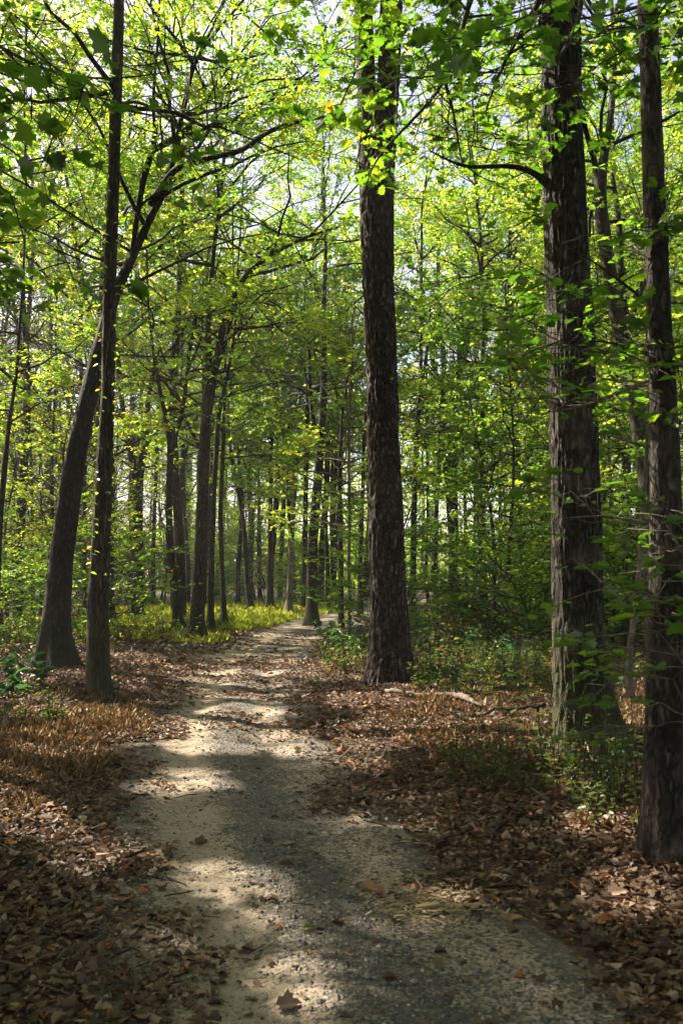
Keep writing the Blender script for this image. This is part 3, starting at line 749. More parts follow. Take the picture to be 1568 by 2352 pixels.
    hero('oak_tree', 'stout dark trunk at the inner edge of the path bend, left of the pine',
         [(717, 1437), (716, 1400), (718, 1250), (728, 1120), (738, 1000), (744, 880), (742, 740), (748, 560)], [38, 28, 26, 22, 19, 17, 14, 10], 17, C_(zlo=7, R=4, n1=28, tint=.42), M_BARK, S=20, disp=('x', .02, .45, .3),
         limbs=[([(732, 1080), (722, 1000), (712, 900), (708, 760)], [14, 12, 10, 7], .5)])
    hero('young_tree', 'thin dark stem standing in the path verge just left of the pale wavy one',
         [(784, 1445), (783, 1400), (782, 1250), (780, 1100), (784, 950)], [16, 14, 13, 11, 7], 8.5, dict(zlo=3.2, zhi=8, R=2.6, n1=20, n2_=6, n3=5, nl=11, size=.11, tint=.60, flat=.95), M_BARK, disp=('x', .01, .2, .2))
    hero('young_tree', 'pale wavy thin stem with yellow-green sprays, close on the left of the pine',
         [(802, 1475), (801, 1420), (806, 1380), (799, 1330), (803, 1200), (800, 1050), (805, 900), (812, 780)], [10, 10, 10, 10, 9, 8, 7, 5], 8, dict(zlo=2.6, zhi=7.5, R=2.6, n1=22, n2_=6, n3=5, nl=11, size=.10, tint=.64, flat=.95), M_PALE, disp=('x', .01, .2, .2))
    hero('slender_tree', 'slim trunk half hidden at the left edge of the pine, behind it',
         [(828, 1392), (827, 1300), (832, 1150), (836, 1000)], [14, 12, 11, 9], 13, C_(zlo=6, R=3, n1=18, size=.14), M_BARK, disp=('x', .02, .5, .3), depth=33)
    hero('pine_tree', 'tall plated pine trunk in the centre, forking into two stems near the top',
         [(902, 1535), (898, 1490), (893, 1400), (888, 1300), (885, 1200), (882, 1100), (879, 1000), (877, 900), (875, 800), (871, 700), (868, 600), (866, 500), (864, 440), (880, 330), (890, 220), (895, 100), (898, 0)],
         [108, 98, 86, 82, 79, 76, 74, 73, 74, 77, 80, 85, 88, 66, 56, 53, 54], 21, [dict(zlo=14, zhi=21, R=4, n1=30, n2_=8, n3=7, nl=12, size=.12, tint=.25)], M_PINE, S=110, step=.045, disp=('pine', .035, .40, .22),
         limbs=[([(855, 470), (850, 400), (846, 330), (842, 220), (838, 100), (832, -40), (825, -250)], [64, 58, 50, 46, 44, 42, 38], .2)], lean=0)
    hero('slender_tree', 'slim wavy trunk showing beside the right edge of the pine',
         [(948, 1435), (948, 1380), (949, 1250), (952, 1120), (958, 980), (966, 860), (966, 700), (968, 560)], [20, 16, 15, 14, 13, 11, 9, 7], 14, C_(zlo=6.5, R=2.8, n1=18, tint=.6), M_BARK, disp=('x', .02, .4, .25),
         limbs=[([(960, 960), (972, 860), (984, 760), (988, 700)], [8, 7, 6, 4], .4)])
    hero('slender_tree', 'dark upright trunk, the left one in the dim thicket right of the pine',
         [(1110, 1440), (1109, 1380), (1108, 1250), (1106, 1100), (1106, 900), (1110, 740), (1104, 560)], [26, 21, 19, 17, 14, 12, 9], 15, C_(zlo=5.5, R=3.2, n1=22, tint=.62), M_BARK, disp=('x', .02, .4, .25))
    hero('slender_tree', 'crooked dark sapling trunk in the middle of the dim thicket right of the pine',
         [(1135, 1455), (1132, 1380), (1136, 1300), (1128, 1180), (1110, 1080)], [14, 11, 10, 9, 6], 9, dict(zlo=3, zhi=8, R=2.4, n1=18, n2_=6, n3=5, nl=10, size=.12, tint=.3), M_TWIG, disp=('x', .01, .3, .25))
    hero('slender_tree', 'thin dark stem with a low fork beside the broad stub trunk in the thicket',
         [(1158, 1462), (1160, 1400), (1166, 1300), (1175, 1180), (1180, 1050)], [12, 10, 9, 8, 6], 9, dict(zlo=2.6, zhi=8, R=2.4, n1=18, n2_=6, n3=5, nl=10, size=.12, tint=.33), M_TWIG, disp=('x', .01, .3, .25))
    hero('oak_tree', 'broad dark trunk deep in the thicket just left of the big furrowed oak',
         [(1192, 1425), (1190, 1380), (1188, 1250), (1184, 1050), (1180, 850)], [38, 28, 25, 22, 17], 17, C_(zlo=6, R=3.8, n1=26, tint=.6, size=.14), M_BARK, disp=('x', .02, .4, .3), depth=31)
    hero('oak_tree', 'dark trunk rising behind the leaves halfway between the pine and the thicket',
         [(1040, 1400), (1040, 1300), (1041, 1150), (1036, 1000), (1052, 860), (1060, 700)], [26, 22, 20, 17, 13, 9], 16, C_(zlo=5, R=3.6, n1=26, tint=.5, size=.14), M_BARK, disp=('x', .02, .4, .3), depth=34)
    thin = [(1000, 1392, 11, 4, 'thin dark stem beside the reappearing path, right of the pine'), (1072, 1402, 10, -6, 'thin stem leaning left between pine and thicket'), (1086, 1396, 8, 5, 'wispy stem at the left border of the thicket'), (1222, 1418, 12, -5, 'thin dark trunk showing along the left edge of the furrowed oak'),
            (1145, 1400, 9, 3, 'faint upright stem at the back of the thicket'), (985, 1405, 8, -3, 'wispy upright stem just right of the slim wavy trunk'), (112, 1440, 10, 6, 'thin stem between the spreading-root trunk and the leaning giant'), (78, 1430, 9, -4, 'wispy stem close beside the spreading-root trunk'), (222, 1420, 8, 5, 'wispy stem seen just left of the slim brown trunk'),
            (352, 1392, 11, 6, 'thin stem in the grass between the two forked trunks'), (432, 1392, 10, -5, 'thin stem in the grass right of the Y-forked trunk'), (547, 1392, 11, 4, 'thin trunk at the back left of the grass clearing'), (598, 1380, 9, -6, 'wispy stem in the shade behind the grass clearing'), (643, 1380, 11, 5, 'thin dark trunk at the back centre of the grass clearing'),
            (752, 1398, 10, -3, 'thin stem between the stout trunk and the path-verge stem'), (764, 1385, 9, 4, 'wispy stem far behind the stout trunk at the inner bend'), (1412, 1440, 13, -7, 'thin dark trunk right behind the furrowed oak'), (1560, 1470, 14, -8, 'dark stem at the right edge behind the mottled trunk')]
    for px, py, w_, ln_, lb in thin:
        jr = np.random.default_rng(px); j = jr.normal(0, 3, 5)
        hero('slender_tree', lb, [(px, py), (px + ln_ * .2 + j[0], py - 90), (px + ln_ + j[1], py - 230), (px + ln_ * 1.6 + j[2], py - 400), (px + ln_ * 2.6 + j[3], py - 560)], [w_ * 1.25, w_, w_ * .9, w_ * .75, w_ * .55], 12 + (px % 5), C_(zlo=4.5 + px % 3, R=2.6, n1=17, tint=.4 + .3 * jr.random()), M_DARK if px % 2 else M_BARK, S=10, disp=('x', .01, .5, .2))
    # right side
    hero('oak_tree', 'huge deeply furrowed oak trunk right of centre, its left side catching the sun',
         [(1352, 1722), (1346, 1660), (1336, 1580), (1328, 1500), (1324, 1400), (1322, 1300), (1320, 1200), (1318, 1080), (1314, 900), (1308, 700), (1298, 500), (1292, 300), (1288, 100), (1285, -60)],
         [178, 158, 136, 126, 120, 117, 117, 112, 110, 108, 103, 100, 98, 94], 19, [C_(zlo=8.5, R=4.6, n1=34, tint=.35)], M_OAK, S=150, step=.035, disp=('oak', .024, .26, .22),
         limbs=[([(1262, 425), (1238, 405), (1205, 385), (1150, 380), (1080, 386), (1040, 375), (985, 345)], [26, 15, 12, 10, 9, 6, 3], -.6),
                ([(1330, 240), (1352, 330), (1365, 380)], [14, 11, 7], .7)])
    hero('mottled_tree', 'nearest trunk at the right, blotchy grey-brown bark with dark knots',
         [(1524, 1950), (1524, 1850), (1524, 1700), (1527, 1550), (1530, 1400), (1529, 1250), (1527, 1100), (1520, 900), (1511, 700), (1503, 520), (1496, 300), (1488, 80), (1480, -100)],
         [108, 92, 88, 82, 78, 76, 73, 66, 60, 58, 56, 54, 50], 13, [C_(zlo=6, zhi=13, R=3.0, n1=22, tint=.35)], M_MOTT, S=90, step=.035, disp=('x', .016, .25, .2))
    hero('leaning_tree', 'dark trunk leaning left between the furrowed oak and the mottled trunk, forking high',
         [(1508, 1540), (1500, 1380), (1493, 1180), (1478, 1040), (1462, 950), (1440, 860), (1415, 720), (1394, 600), (1378, 480), (1376, 420), (1392, 330), (1404, 250), (1412, 130)], [52, 46, 44, 42, 40, 38, 36, 34, 33, 30, 20, 18, 14], 16, C_(zlo=7, R=3.6, n1=26, tint=.5), M_BARK, S=28, step=.15, disp=('x', .02, .3, .3),
         limbs=[([(1376, 430), (1360, 350), (1340, 290), (1325, 220)], [18, 15, 12, 9], .3), ([(1436, 720), (1425, 640), (1424, 540), (1412, 440), (1404, 400)], [16, 15, 14, 13, 10], .5)])
    hero('sapling', 'pale bare-stemmed sapling with a crooked foot, between oak and mottled trunk',
         [(1452, 1612), (1445, 1570), (1440, 1545), (1447, 1480), (1457, 1400), (1466, 1320), (1472, 1240), (1479, 1120), (1486, 1000), (1490, 880)], [19, 19, 17, 14, 13, 12, 11, 10, 9, 7], 5.5, dict(zlo=2.6, zhi=5.5, R=1.7, n1=14, n2_=4, n3=4, nl=8, size=.10, tint=.45, flat=.9), M_PALE, S=16, step=.08, disp=(None, 0, .2, .1))
    # far left
    hero('oak_tree', 'dark trunk with spreading roots near the left edge, behind the leafy stems',
         [(38, 1468), (40, 1420), (42, 1300), (50, 1150), (60, 1000), (64, 850)], [46, 28, 25, 22, 20, 16], 16, C_(zlo=5.5, R=3.6, n1=26, tint=.55), M_BARK, S=20, disp=('x', .02, .9, .3), depth=25.5)
    hero('slender_tree', 'slim dark trunk leaning right at the very left edge of the woods',
         [(-12, 1460), (0, 1200), (18, 1000), (40, 850)], [20, 16, 13, 9], 13, C_(zlo=4.5, R=3, n1=20, tint=.6), M_BARK, disp=('x', .02, .4, .2), depth=17)
    hero('slender_tree', 'thin trunk with a kicked-out foot, right beside the slim brown trunk',
         [(262, 1452), (252, 1420), (254, 1300), (258, 1180), (262, 1060)], [24, 14, 12, 10, 8], 12, C_(zlo=4.5, R=2.8, n1=18, tint=.55), M_BARK, disp=('x', .02, .8, .2))
    hero('slender_tree', 'thin dark trunk in the gap between the leaning giant and the slim brown trunk',
         [(196, 1440), (195, 1350), (192, 1230), (196, 1120)], [14, 11, 10, 8], 11, C_(zlo=4, R=2.8, n1=18, tint=.6), M_BARK, disp=('x', .02, .5, .2), depth=28)

# trees whose trunks stand outside the frame on the sunny side; their crowns reach over and shade the path
SHADE = [(-9.5, 11.5, 4, 13, 4.2), (-13, 14.5, 5, 14, 4.4), (-7.2, 8.2, 4.5, 12, 3.6), (-11.5, 7.5, 5, 14, 4.2), (-5.2, 4.6, 4, 10, 3.0), (-15.5, 10.5, 6, 15, 4.4), (-10, 17, 4.5, 13, 4.0), (-7, 2.5, 4, 11, 3.6), (-17, 17, 6, 15, 4.4), (-13, 3.5, 6, 14, 4.2)]
def build_shade():
    for i, (x, y, z0, z1, R) in enumerate(SHADE):
        rg = np.random.default_rng(500 + i)
        z = float(H(x, y)); k = 9; t = np.linspace(0, 1, k)
        P = np.stack([x + np.cumsum(rg.normal(0, .10, k)), y + np.cumsum(rg.normal(0, .10, k)), z - .1 + t * (z1 + .6)], -1)
        P[0, :2] = x, y
        Q, w = resample(P, .17 * (1 - .85 * t) + .01, .3)
        org = np.array([x, y, z])
        o = empty('shade_tree', org, 'tree standing left of the frame, its crown shading the path', 'tree', 'trees on the sunny side left of the frame')
        g = Geo(); V, L, T = tubes(Q, w, 12, bark_disp(None, 0, .4, .3, i, z)); g.add(V - org, L, T)
        cg = Geo()
        c = grow(rg, [(Q, w)], z0, z1, R, 34, 8, 7, 13, .135, .5)
        kp = c.prune()
        c.wood = [(A - org, a * .5, s) for A, a, s in c.wood]
        wood_geo(g, c, [0, 1]); wood_geo(cg, c, [2], 1)
        c.C = c.C - org; leaf_geo(cg, c, kp)
        link('trunk', g.mesh('trunk', [M_BARK]), o); link('crown', cg.mesh('crown', [M_LEAF, M_TWIG]), o)

# ------------------------------------------------------------------ boughs with large leaves close to the camera
def bough(name, parent, org, pts, w, seed, tmpl, limb_mat, **gp):
    rg = np.random.default_rng(seed)
    P = np.array([at(x, y, Y) for x, y, Y in pts])
    Q, ww = resample(P, np.array(w, float) / 2 * np.array([Y for _, _, Y in pts]) / F, .08)
    g = Geo(); V, L, T = tubes(Q, ww, 8); g.add(V - org, L, T)
    zs = Q[:, 2]
    c = grow(rg, [(Q, ww)], zs.min() - 1, zs.max() + 1, tmpl=tmpl, **gp)
    c.wood = [(A - org, r * .8, s) for A, r, s in c.wood]
    wood_geo(g, c, [0, 1, 2])
    o = link(name, g.mesh(name, [limb_mat]), parent)
    lg = Geo(); c.C = c.C - org; leaf_geo(lg, c)
    link('leaves', lg.mesh('leaves', [M_BIG]), o)
    return o

def build_boughs(oak, mott):
    og = np.array(oak.location)
    bough('bough', oak, og, [(1250, -420, 8.3), (1160, -180, 7.4), (1078, 0, 7.0), (1052, 100, 6.9), (1022, 190, 6.9), (962, 262, 6.9), (900, 322, 6.9), (856, 372, 6.9), (836, 440, 6.8)], [30, 20, 14, 12, 10, 8, 6, 5, 3], 71, OAK, M_TWIG,
          R=1.15, n1=26, n2_=3, n3=2, nl=6, size=.10, tint=.42, tsd=.12, flat=.6, droop=.15, up=.3)
    bough('bough', oak, og, [(1022, 190, 6.9), (1040, 250, 6.8), (1050, 320, 6.8), (1060, 372, 6.7)], [9, 7, 6, 4], 72, OAK, M_TWIG,
          R=.9, n1=12, n2_=3, n3=2, nl=5, size=.10, tint=.40, tsd=.1, flat=.6, droop=.1, up=.3)
    bough('bough', oak, og, [(1290, -160, 8.2), (1230, 20, 7.2), (1180, 100, 6.8), (1140, 180, 6.6), (1110, 270, 6.5)], [26, 16, 11, 8, 4], 73, OAK, M_TWIG,
          R=1.2, n1=20, n2_=3, n3=2, nl=6, size=.10, tint=.32, tsd=.1, flat=.6, droop=.1, up=.3)
    bough('bough', oak, og, [(1300, -300, 8.3), (1340, -80, 7.0), (1330, 40, 6.2), (1300, 110, 5.8), (1250, 170, 5.6)], [26, 18, 12, 8, 4], 74, MAPLE, M_TWIG,
          R=1.0, n1=18, n2_=3, n3=2, nl=5, size=.10, tint=.22, tsd=.1, flat=.6, droop=.15, up=.3)
    mo = np.array(mott.location)
    bough('bough', mott, mo, [(1500, 870, 5.2), (1455, 885, 5.0), (1400, 912, 4.9), (1340, 938, 4.85), (1250, 948, 4.8)], [12, 9, 7, 6, 3], 75, OAK, M_PALE,
          R=.45, n1=9, n2_=3, n3=2, nl=4, size=.085, tint=.38, tsd=.12, flat=.95, droop=.0, up=.6)
    bough('bough', mott, mo, [(1495, 700, 5.2), (1440, 660, 5.0), (1380, 610, 4.9), (1310, 570, 4.8)], [9, 7, 5, 3], 76, OAK, M_TWIG,
          R=.55, n1=10, n2_=3, n3=2, nl=4, size=.085, tint=.30, tsd=.12, flat=.95, droop=.1, up=.2)
    bough('bough', mott, mo, [(1505, 820, 5.2), (1440, 800, 5.0), (1370, 770, 4.9), (1290, 800, 4.8)], [9, 7, 5, 3], 77, OAK, M_TWIG,
          R=.55, n1=10, n2_=3, n3=2, nl=4, size=.085, tint=.34, tsd=.12, flat=.95, droop=.1, up=.2)
    bough('bough', mott, mo, [(1515, 1210, 5.2), (1450, 1195, 4.95), (1390, 1180, 4.9), (1300, 1190, 4.8)], [7, 6, 4, 3], 78, OAK, M_PALE,
          R=.45, n1=7, n2_=3, n3=2, nl=4, size=.08, tint=.22, tsd=.1, flat=.95, droop=.1, up=.2)
    bough('bough', mott, mo, [(1490, 120, 5.2), (1460, 60, 5.0), (1420, 40, 4.6), (1370, 80, 4.4)], [10, 8, 6, 3], 79, MAPLE, M_TWIG,
          R=.6, n1=10, n2_=2, n3=2, nl=4, size=.095, tint=.2, tsd=.08, flat=.7, droop=.2, up=.2)
    # maple whose trunk is left of the frame
    x, y = -3.1, 4.6; z = float(H(x, y)); org = np.array([x, y, z])
    o = empty('overhanging_maple', org, 'maple reaching in from the left with dark star-shaped leaves overhead', 'tree')
    t = np.linspace(0, 1, 9)
    P = np.stack([x - .3 * t, y + .2 * t, z - .1 + 8.5 * t], -1); Q, w = resample(P, .11 * (1 - .8 * t) + .01, .2)
    g = Geo(); V, L, T = tubes(Q, w, 12, bark_disp(None, 0, .4, .2, 3, z)); g.add(V - org, L, T)
    c = grow(np.random.default_rng(81), [(Q, w)], 4.4, 8.5, 1.9, 16, 5, 4, 7, .11, .3, tmpl=MAPLE)
    k = (proj(c.C)[:, 0] < 60) | (c.C[:, 1] < 1.0); c.C = c.C - org
    c.wood = [(A - org, a, s) for A, a, s in c.wood]
    wood_geo(g, c, [0]); cg = Geo(); leaf_geo(cg, c, k)
    link('trunk', g.mesh('trunk', [M_BARK]), o); link('crown', cg.mesh('crown', [M_BIG]), o)
    B = dict(R=.42, n2_=2, n3=1, nl=3, size=.088, tint=.22, tsd=.16, flat=.25, droop=.35, up=0)
    bough('bough', o, org, [(-420, -250, 4.5), (-160, 20, 4.2), (0, 105, 4.0), (70, 150, 3.95), (165, 182, 3.9), (280, 184, 3.95), (385, 165, 4.1)], [22, 14, 9, 7, 6, 5, 3], 82, MAPLE, M_TWIG, n1=15, **B)
    bough('bough', o, org, [(0, 105, 4.0), (60, 165, 3.9), (110, 220, 3.85), (150, 275, 3.8)], [7, 6, 4, 3], 83, MAPLE, M_TWIG, n1=9, **B)
    bough('bough', o, org, [(-330, 330, 4.5), (-120, 380, 4.1), (-30, 410, 4.0), (22, 440, 3.9)], [12, 8, 5, 3], 84, MAPLE, M_TWIG, n1=4, **B)
    bough('bough', o, org, [(-330, 450, 4.5), (-120, 520, 4.1), (-30, 545, 4.0), (28, 585, 3.9)], [12, 8, 5, 3], 85, MAPLE, M_TWIG, n1=6, **B)
    # young oak at the right edge
    b = ground(1598, 2010); x, y, z = b; org = b
    o = empty('young_oak', org, 'young oak whose green leaves reach in from the right edge before the mottled trunk', 'sapling')
    P = np.array([b - [0, 0, .05], at(1592, 1700, y), at(1584, 1400, y), at(1576, 1180, y), at(1582, 1000, y)]); Q, w = resample(P, [.014, .012, .010, .008, .004], .08)
    g = Geo(); V, L, T = tubes(Q, w, 8); g.add(V - org, L, T); link('trunk', g.mesh('trunk', [M_PALE]), o)
    B = dict(R=.36, n2_=2, n3=2, nl=4, size=.088, tint=.20, tsd=.12, flat=.9, droop=.1, up=.3)
    bough('bough', o, org, [(1588, 1480, y), (1540, 1420, y - .1), (1480, 1385, y - .1), (1400, 1350, y - .1)], [6, 5, 4, 2], 91, OAK, M_PALE, n1=9, **B)
    bough('bough', o, org, [(1586, 1300, y), (1550, 1230, y), (1520, 1190, y)], [6, 5, 3], 92, OAK, M_PALE, n1=9, **B)
    bough('bough', o, org, [(1590, 1560, y), (1560, 1500, y - .1), (1510, 1450, y - .1)], [6, 5, 3], 93, OAK, M_PALE, n1=9, **B)
    bough('bough', o, org, [(1590, 1660, y), (1565, 1600, y), (1545, 1560, y)], [5, 4, 2], 94, OAK, M_PALE, n1=5, **B)

# ------------------------------------------------------------------ the wood behind
ZONES = [(-900, 'at the left edge of the woods'), (100, 'behind the leaning giant on the left'), (200, 'behind the slim brown trunk on the left'), (290, 'behind the splayed-root trunk in the grass'),
         (370, 'behind the Y-forked trunk'), (440, 'behind the dark trunk at the path bend'), (540, 'behind the left of the grass clearing'), (620, 'behind the right of the grass clearing'),
         (700, 'behind the stout trunk at the inner bend'), (770, 'behind the pale wavy stem left of the pine'), (850, 'directly behind the pine'), (945, 'where the path reappears right of the pine'),
         (1060, 'in the thicket right of the pine'), (1150, 'in the thicket beside the furrowed oak'), (1250, 'directly behind the furrowed oak'), (1390, 'between the furrowed oak and the mottled trunk'), (1490, 'behind the mottled trunk at the right'), (1570, 'at the right edge of the woods')]
def zone(px):
    z = ZONES[0][1]
    for a, t in ZONES:
        if px >= a: z = t
    return z

def variant(seed, Ht, zlo, R, n1, n2_, n3, nl, size, tint, flat, rad, fork, tmpl=OVAL, lean=.3):
    rg = np.random.default_rng(seed); k = 9; t = np.linspace(0, 1, k)
    P = np.stack([np.cumsum(rg.normal(0, lean * .3, k)), np.cumsum(rg.normal(0, lean * .3, k)), -.15 + t * Ht], -1); P[:, :2] -= P[0, :2]
    Q, w = resample(P, rad * (1 - .86 * t) + .006, .35)
    g = Geo(); V, L, T = tubes(Q, w, 10, bark_disp(None, 0, .6, .3, seed, 0)); g.add(V, L, T)
    stems = [(Q, w)]
    for _ in range(fork):
        i = int(len(Q) * rg.uniform(.25, .5)); a = rg.uniform(0, 6.28); d = np.array([math.cos(a) * .45, math.sin(a) * .45, 1.])
        l = Ht * rg.uniform(.35, .5); s = np.linspace(0, 1, 6)[:, None]
        B = Q[i] + d * l * s + np.cumsum(rg.normal(0, .08, (6, 3)), 0); B[0] = Q[i]
        q, ww = resample(B, w[i] * .75 * (1 - .85 * s[:, 0]), .3); V, L, T = tubes(q, ww, 8); g.add(V, L, T); stems.append((q, ww))
    cg = Geo(); c = grow(rg, stems, zlo, Ht, R, n1, n2_, n3, nl, size, tint, flat=flat, tmpl=tmpl)
    wood_geo(g, c, [0, 1]); wood_geo(cg, c, [2], 1); leaf_geo(cg, c)
    return g.mesh('trunk', [M_BARK]), cg.mesh('crown', [M_LEAF, M_TWIG]), c

def place(name, meshes, x, y, s, rz, label, cat, group):
    o = empty(name, (x, y, float(H(x, y))), label, cat, group, rz, s)
    link('trunk', meshes[0], o)
    me = meshes[1]; c = meshes[2]
    if y < 75 and x < 8:
        ca, sa = math.cos(rz) * s, math.sin(rz) * s
        W = np.stack([c.C[:, 0] * ca - c.C[:, 1] * sa + x, c.C[:, 0] * sa + c.C[:, 1] * ca + y, c.C[:, 2] * s + o.location.z], -1)
        k = sunny(W)
        if (~k).sum() > 12:
            cg = Geo(); wood_geo(cg, c, [2], 1); leaf_geo(cg, c, k); me = cg.mesh('crown', [M_LEAF, M_TWIG])
    link('crown', me, o)
    return o

def build_wood():
    rg = np.random.default_rng(77)
    tall = [variant(200 + i, Ht, zl, R, 24, 7, 6, 14, .10, ti, .6, .16, fk) for i, (Ht, zl, R, ti, fk) in enumerate([(18, 5, 4, .45, 1), (20, 7, 4.4, .52, 0), (16, 4, 3.6, .58, 2), (19, 6, 4, .40, 1), (17, 5, 3.8, .66, 1), (15, 4, 3.4, .78, 2)])]
    under = [variant(300 + i, Ht, zl, R, 20, 6, 5, 11, .082, ti, .95, .045, fk, lean=.5) for i, (Ht, zl, R, ti, fk) in enumerate([(7, 1.2, 2.5, .5, 1), (8.5, 1.8, 2.8, .58, 0), (6, .9, 2.2, .42, 1), (9, 2.2, 2.8, .68, 0), (7.5, 1.4, 2.4, .74, 1)])]
    shrub = [variant(400 + i, Ht, .15, R, 22, 5, 4, 9, .085, ti, .8, .02, 2, lean=.5) for i, (Ht, R, ti) in enumerate([(1.9, 1.2, .35), (2.6, 1.5, .48), (1.4, 1.0, .28)])]
    pts = []
    def ok(x, y, dmin, pm):
        if poff(x, y) < pm: return False
        return all((x - a) ** 2 + (y - b) ** 2 > dmin ** 2 for a, b in pts)
    sizes = ['tall leafy', 'tall slim', 'broad forked', 'tall dark', 'yellowing', 'golden-green']
    def fill(n, y0, y1, pw, dmin, pm, kind, ms, smin, smax):
        c = 0; tries = 0
        while c < n and tries < n * 40:
            tries += 1
            y = y0 + (y1 - y0) * rg.random() ** pw
            x = rg.uniform(-1, 1) * (.42 * y + 2.5)
            if not ok(x, y, dmin, pm): continue
            px = proj(np.array([x, y, 2.]))[0]
            if y < 34 and kind == 'tall' and (px > 900 and px < 1240 or 520 < px < 860): continue
            if y < 34 and 270 < px < 880 and kind != 'tall': continue
            if y < 38 and 540 < px < 860: continue
            if kind != 'tall' and y < 48 and 920 < px < 1250 and rg.random() < .72: continue
            if kind == 'tall' and 1120 < px < 1240 and y < 60: continue
            pts.append((x, y)); c += 1
            i = int(rg.integers(len(ms)))
            zn = zone(px)
            if kind == 'tall':
                nm, ct = 'woodland_tree', 'tree'; far = 'distant' if y > 48 else 'background'
                lb = f'{sizes[i]} {far} tree {zn}'
            elif kind == 'under':
                nm, ct = 'understory_tree', 'tree'
                lb = f"{['small leafy', 'thin-stemmed', 'low spreading', 'pale green', 'yellow-green'][i]} understory tree {'far back ' if y > 34 else ''}{zn}"
            else:
                nm, ct = 'shrub', 'shrub'
                lb = f"{['dark green', 'bushy green', 'low dark'][i]} shrub {'far back ' if y > 34 else ''}{zn}"
            place(nm, ms[i], x, y, rg.uniform(smin, smax), rg.uniform(0, 6.28), lb, ct, f'{nm.replace("_", " ")}s {zn}')
    fill(44, 25, 50, .9, 2.6, 1.5, 'tall', tall, .85, 1.2)
    fill(30, 46, 76, .9, 2.6, 1.5, 'tall', tall, 1.1, 1.5)
    fill(52, 20, 66, 1.2, 1.8, 1.0, 'under', under, .75, 1.2)
    fill(50, 17, 56, 1.3, 1.2, .9, 'shrub', shrub, .7, 1.3)
    fill(26, 36, 68, 1.0, 1.5, 1.0, 'under', under, .75, 1.15)
    # the dim thicket right of the pine and the low growth at the left, where the photograph shows them
    k = 0
    for (px, py, kind, i, s) in [(1235, 1425, 'u', 2, .8), (1060, 1440, 's', 0, 1.2), (1150, 1470, 's', 2, 1.2), (1230, 1500, 's', 0, 1.1), (1210, 1430, 's', 1, 1.3),
                             (1430, 1460, 'u', 0, .8), (1400, 1430, 'u', 2, 1.0), (1470, 1480, 's', 1, 1.2), (1420, 1500, 's', 0, 1.1), (1560, 1500, 'u', 1, .8), (20, 1425, 'u', 3, .9), (100, 1415, 'u', 4, .9), (180, 1405, 'u', 0, .9), (-20, 1460, 'u', 2, .7),
                             (10, 1490, 's', 0, .7), (360, 1385, 's', 1, 1.5), (450, 1380, 's', 0, 1.6), (540, 1372, 's', 1, 1.6), (620, 1372, 's', 0, 1.8), (690, 1374, 'u', 2, 1.0), (480, 1376, 'u', 0, 1.1), (300, 1380, 'u', 1, 1.)]:
        P = ground(px, py); k += 1
        if kind == 'u': ms, nm, lb = under[i], 'understory_tree', ['small leafy', 'thin-stemmed', 'low spreading', 'pale green', 'yellow-green'][i] + ' understory tree standing nearer ' + zone(px)
        else: ms, nm, lb = shrub[i], 'shrub', ['dark green', 'bushy green', 'low dark'][i] + ' shrub growing nearer ' + zone(px)
        place(nm, ms, P[0], P[1], s, k * 1.7, lb, 'tree' if kind == 'u' else 'shrub', f'{nm.replace("_", " ")}s {zone(px)}')
    # the wood goes on behind and beside the camera and shades it from there
    for i, (x, y) in enumerate([(4.5, 2), (7.5, 5.5), (3, -4), (-1.5, -6), (8, -2), (-5, -4), (5.5, -9), (0, -12), (-8, -9), (11, 1.5), (12, 8), (10, -8), (-4, -14), (5, -16), (-12, -3), (15, 4), (9, 11), (13, 14), (2.2, -1.5), (-2.2, -3), (1, -8), (6.5, -5), (-6, -7.5), (8.5, -12), (-10, -14), (3.5, 5.5), (14, -3), (-15, -8)]):
        place('woodland_tree', tall[i % 6], x, y, .95, i * 1.3, 'leafy tree standing outside the frame and shading the near path', 'tree', 'trees outside the frame')
        if i < 24: place('understory_tree', under[i % 5], x * 1.15 + 1.2, y - 1.5, 1, i * 2.1, 'small leafy tree standing outside the frame', 'tree', 'small trees outside the frame')
    # far wood that reads as one mass
    g = Geo()
    n = 70; x = rg.uniform(-50, 50, n); y = rg.uniform(74, 104, n); h = rg.uniform(13, 22, n)
    z = H(x, y); t = np.linspace(0, 1, 4)
    P = np.stack([x[:, None] + rg.normal(0, .3, (n, 4)), y[:, None] + 0 * t, (z - .3)[:, None] + h[:, None] * t], -1)
    V, L, T = tubes(P, (rg.uniform(.12, .28, n)[:, None]) * (1 - .75 * t), 7); g.add(V, L, T, 1)
    m = 2000; b = rg.integers(0, n, m)
    cc = np.stack([x[b] + rg.normal(0, 2.4, m), y[b] + rg.normal(0, 2, m), z[b] + np.where(np.arange(m) < 1100, 5.5 * rg.random(m), h[b] * (rg.random(m) ** .8))], -1)
    q = 80; C = np.repeat(cc, q, 0) + rg.normal(0, .75, (m * q, 3)); C[:, 2] = np.maximum(C[:, 2], .1)
    A = rg.normal(0, 1, (m * q, 3)); Nn = norm(np.array([0, 0, .6]) + rg.normal(0, .6, (m * q, 3)))
    V, L, T, Aa = leaves(C, A, Nn, rg.uniform(.22, .42, m * q), KITE, np.clip(np.repeat(rg.normal(.52, .14, m), q) + rg.normal(0, .08, m * q), 0, 1)); g.add(V, L, T, 0, Aa)
    o = link('far_woods', g.mesh('far_woods', [M_LEAF, M_BARK])); setp(o, 'mass of far woods closing the view between the trunks', kind='stuff')

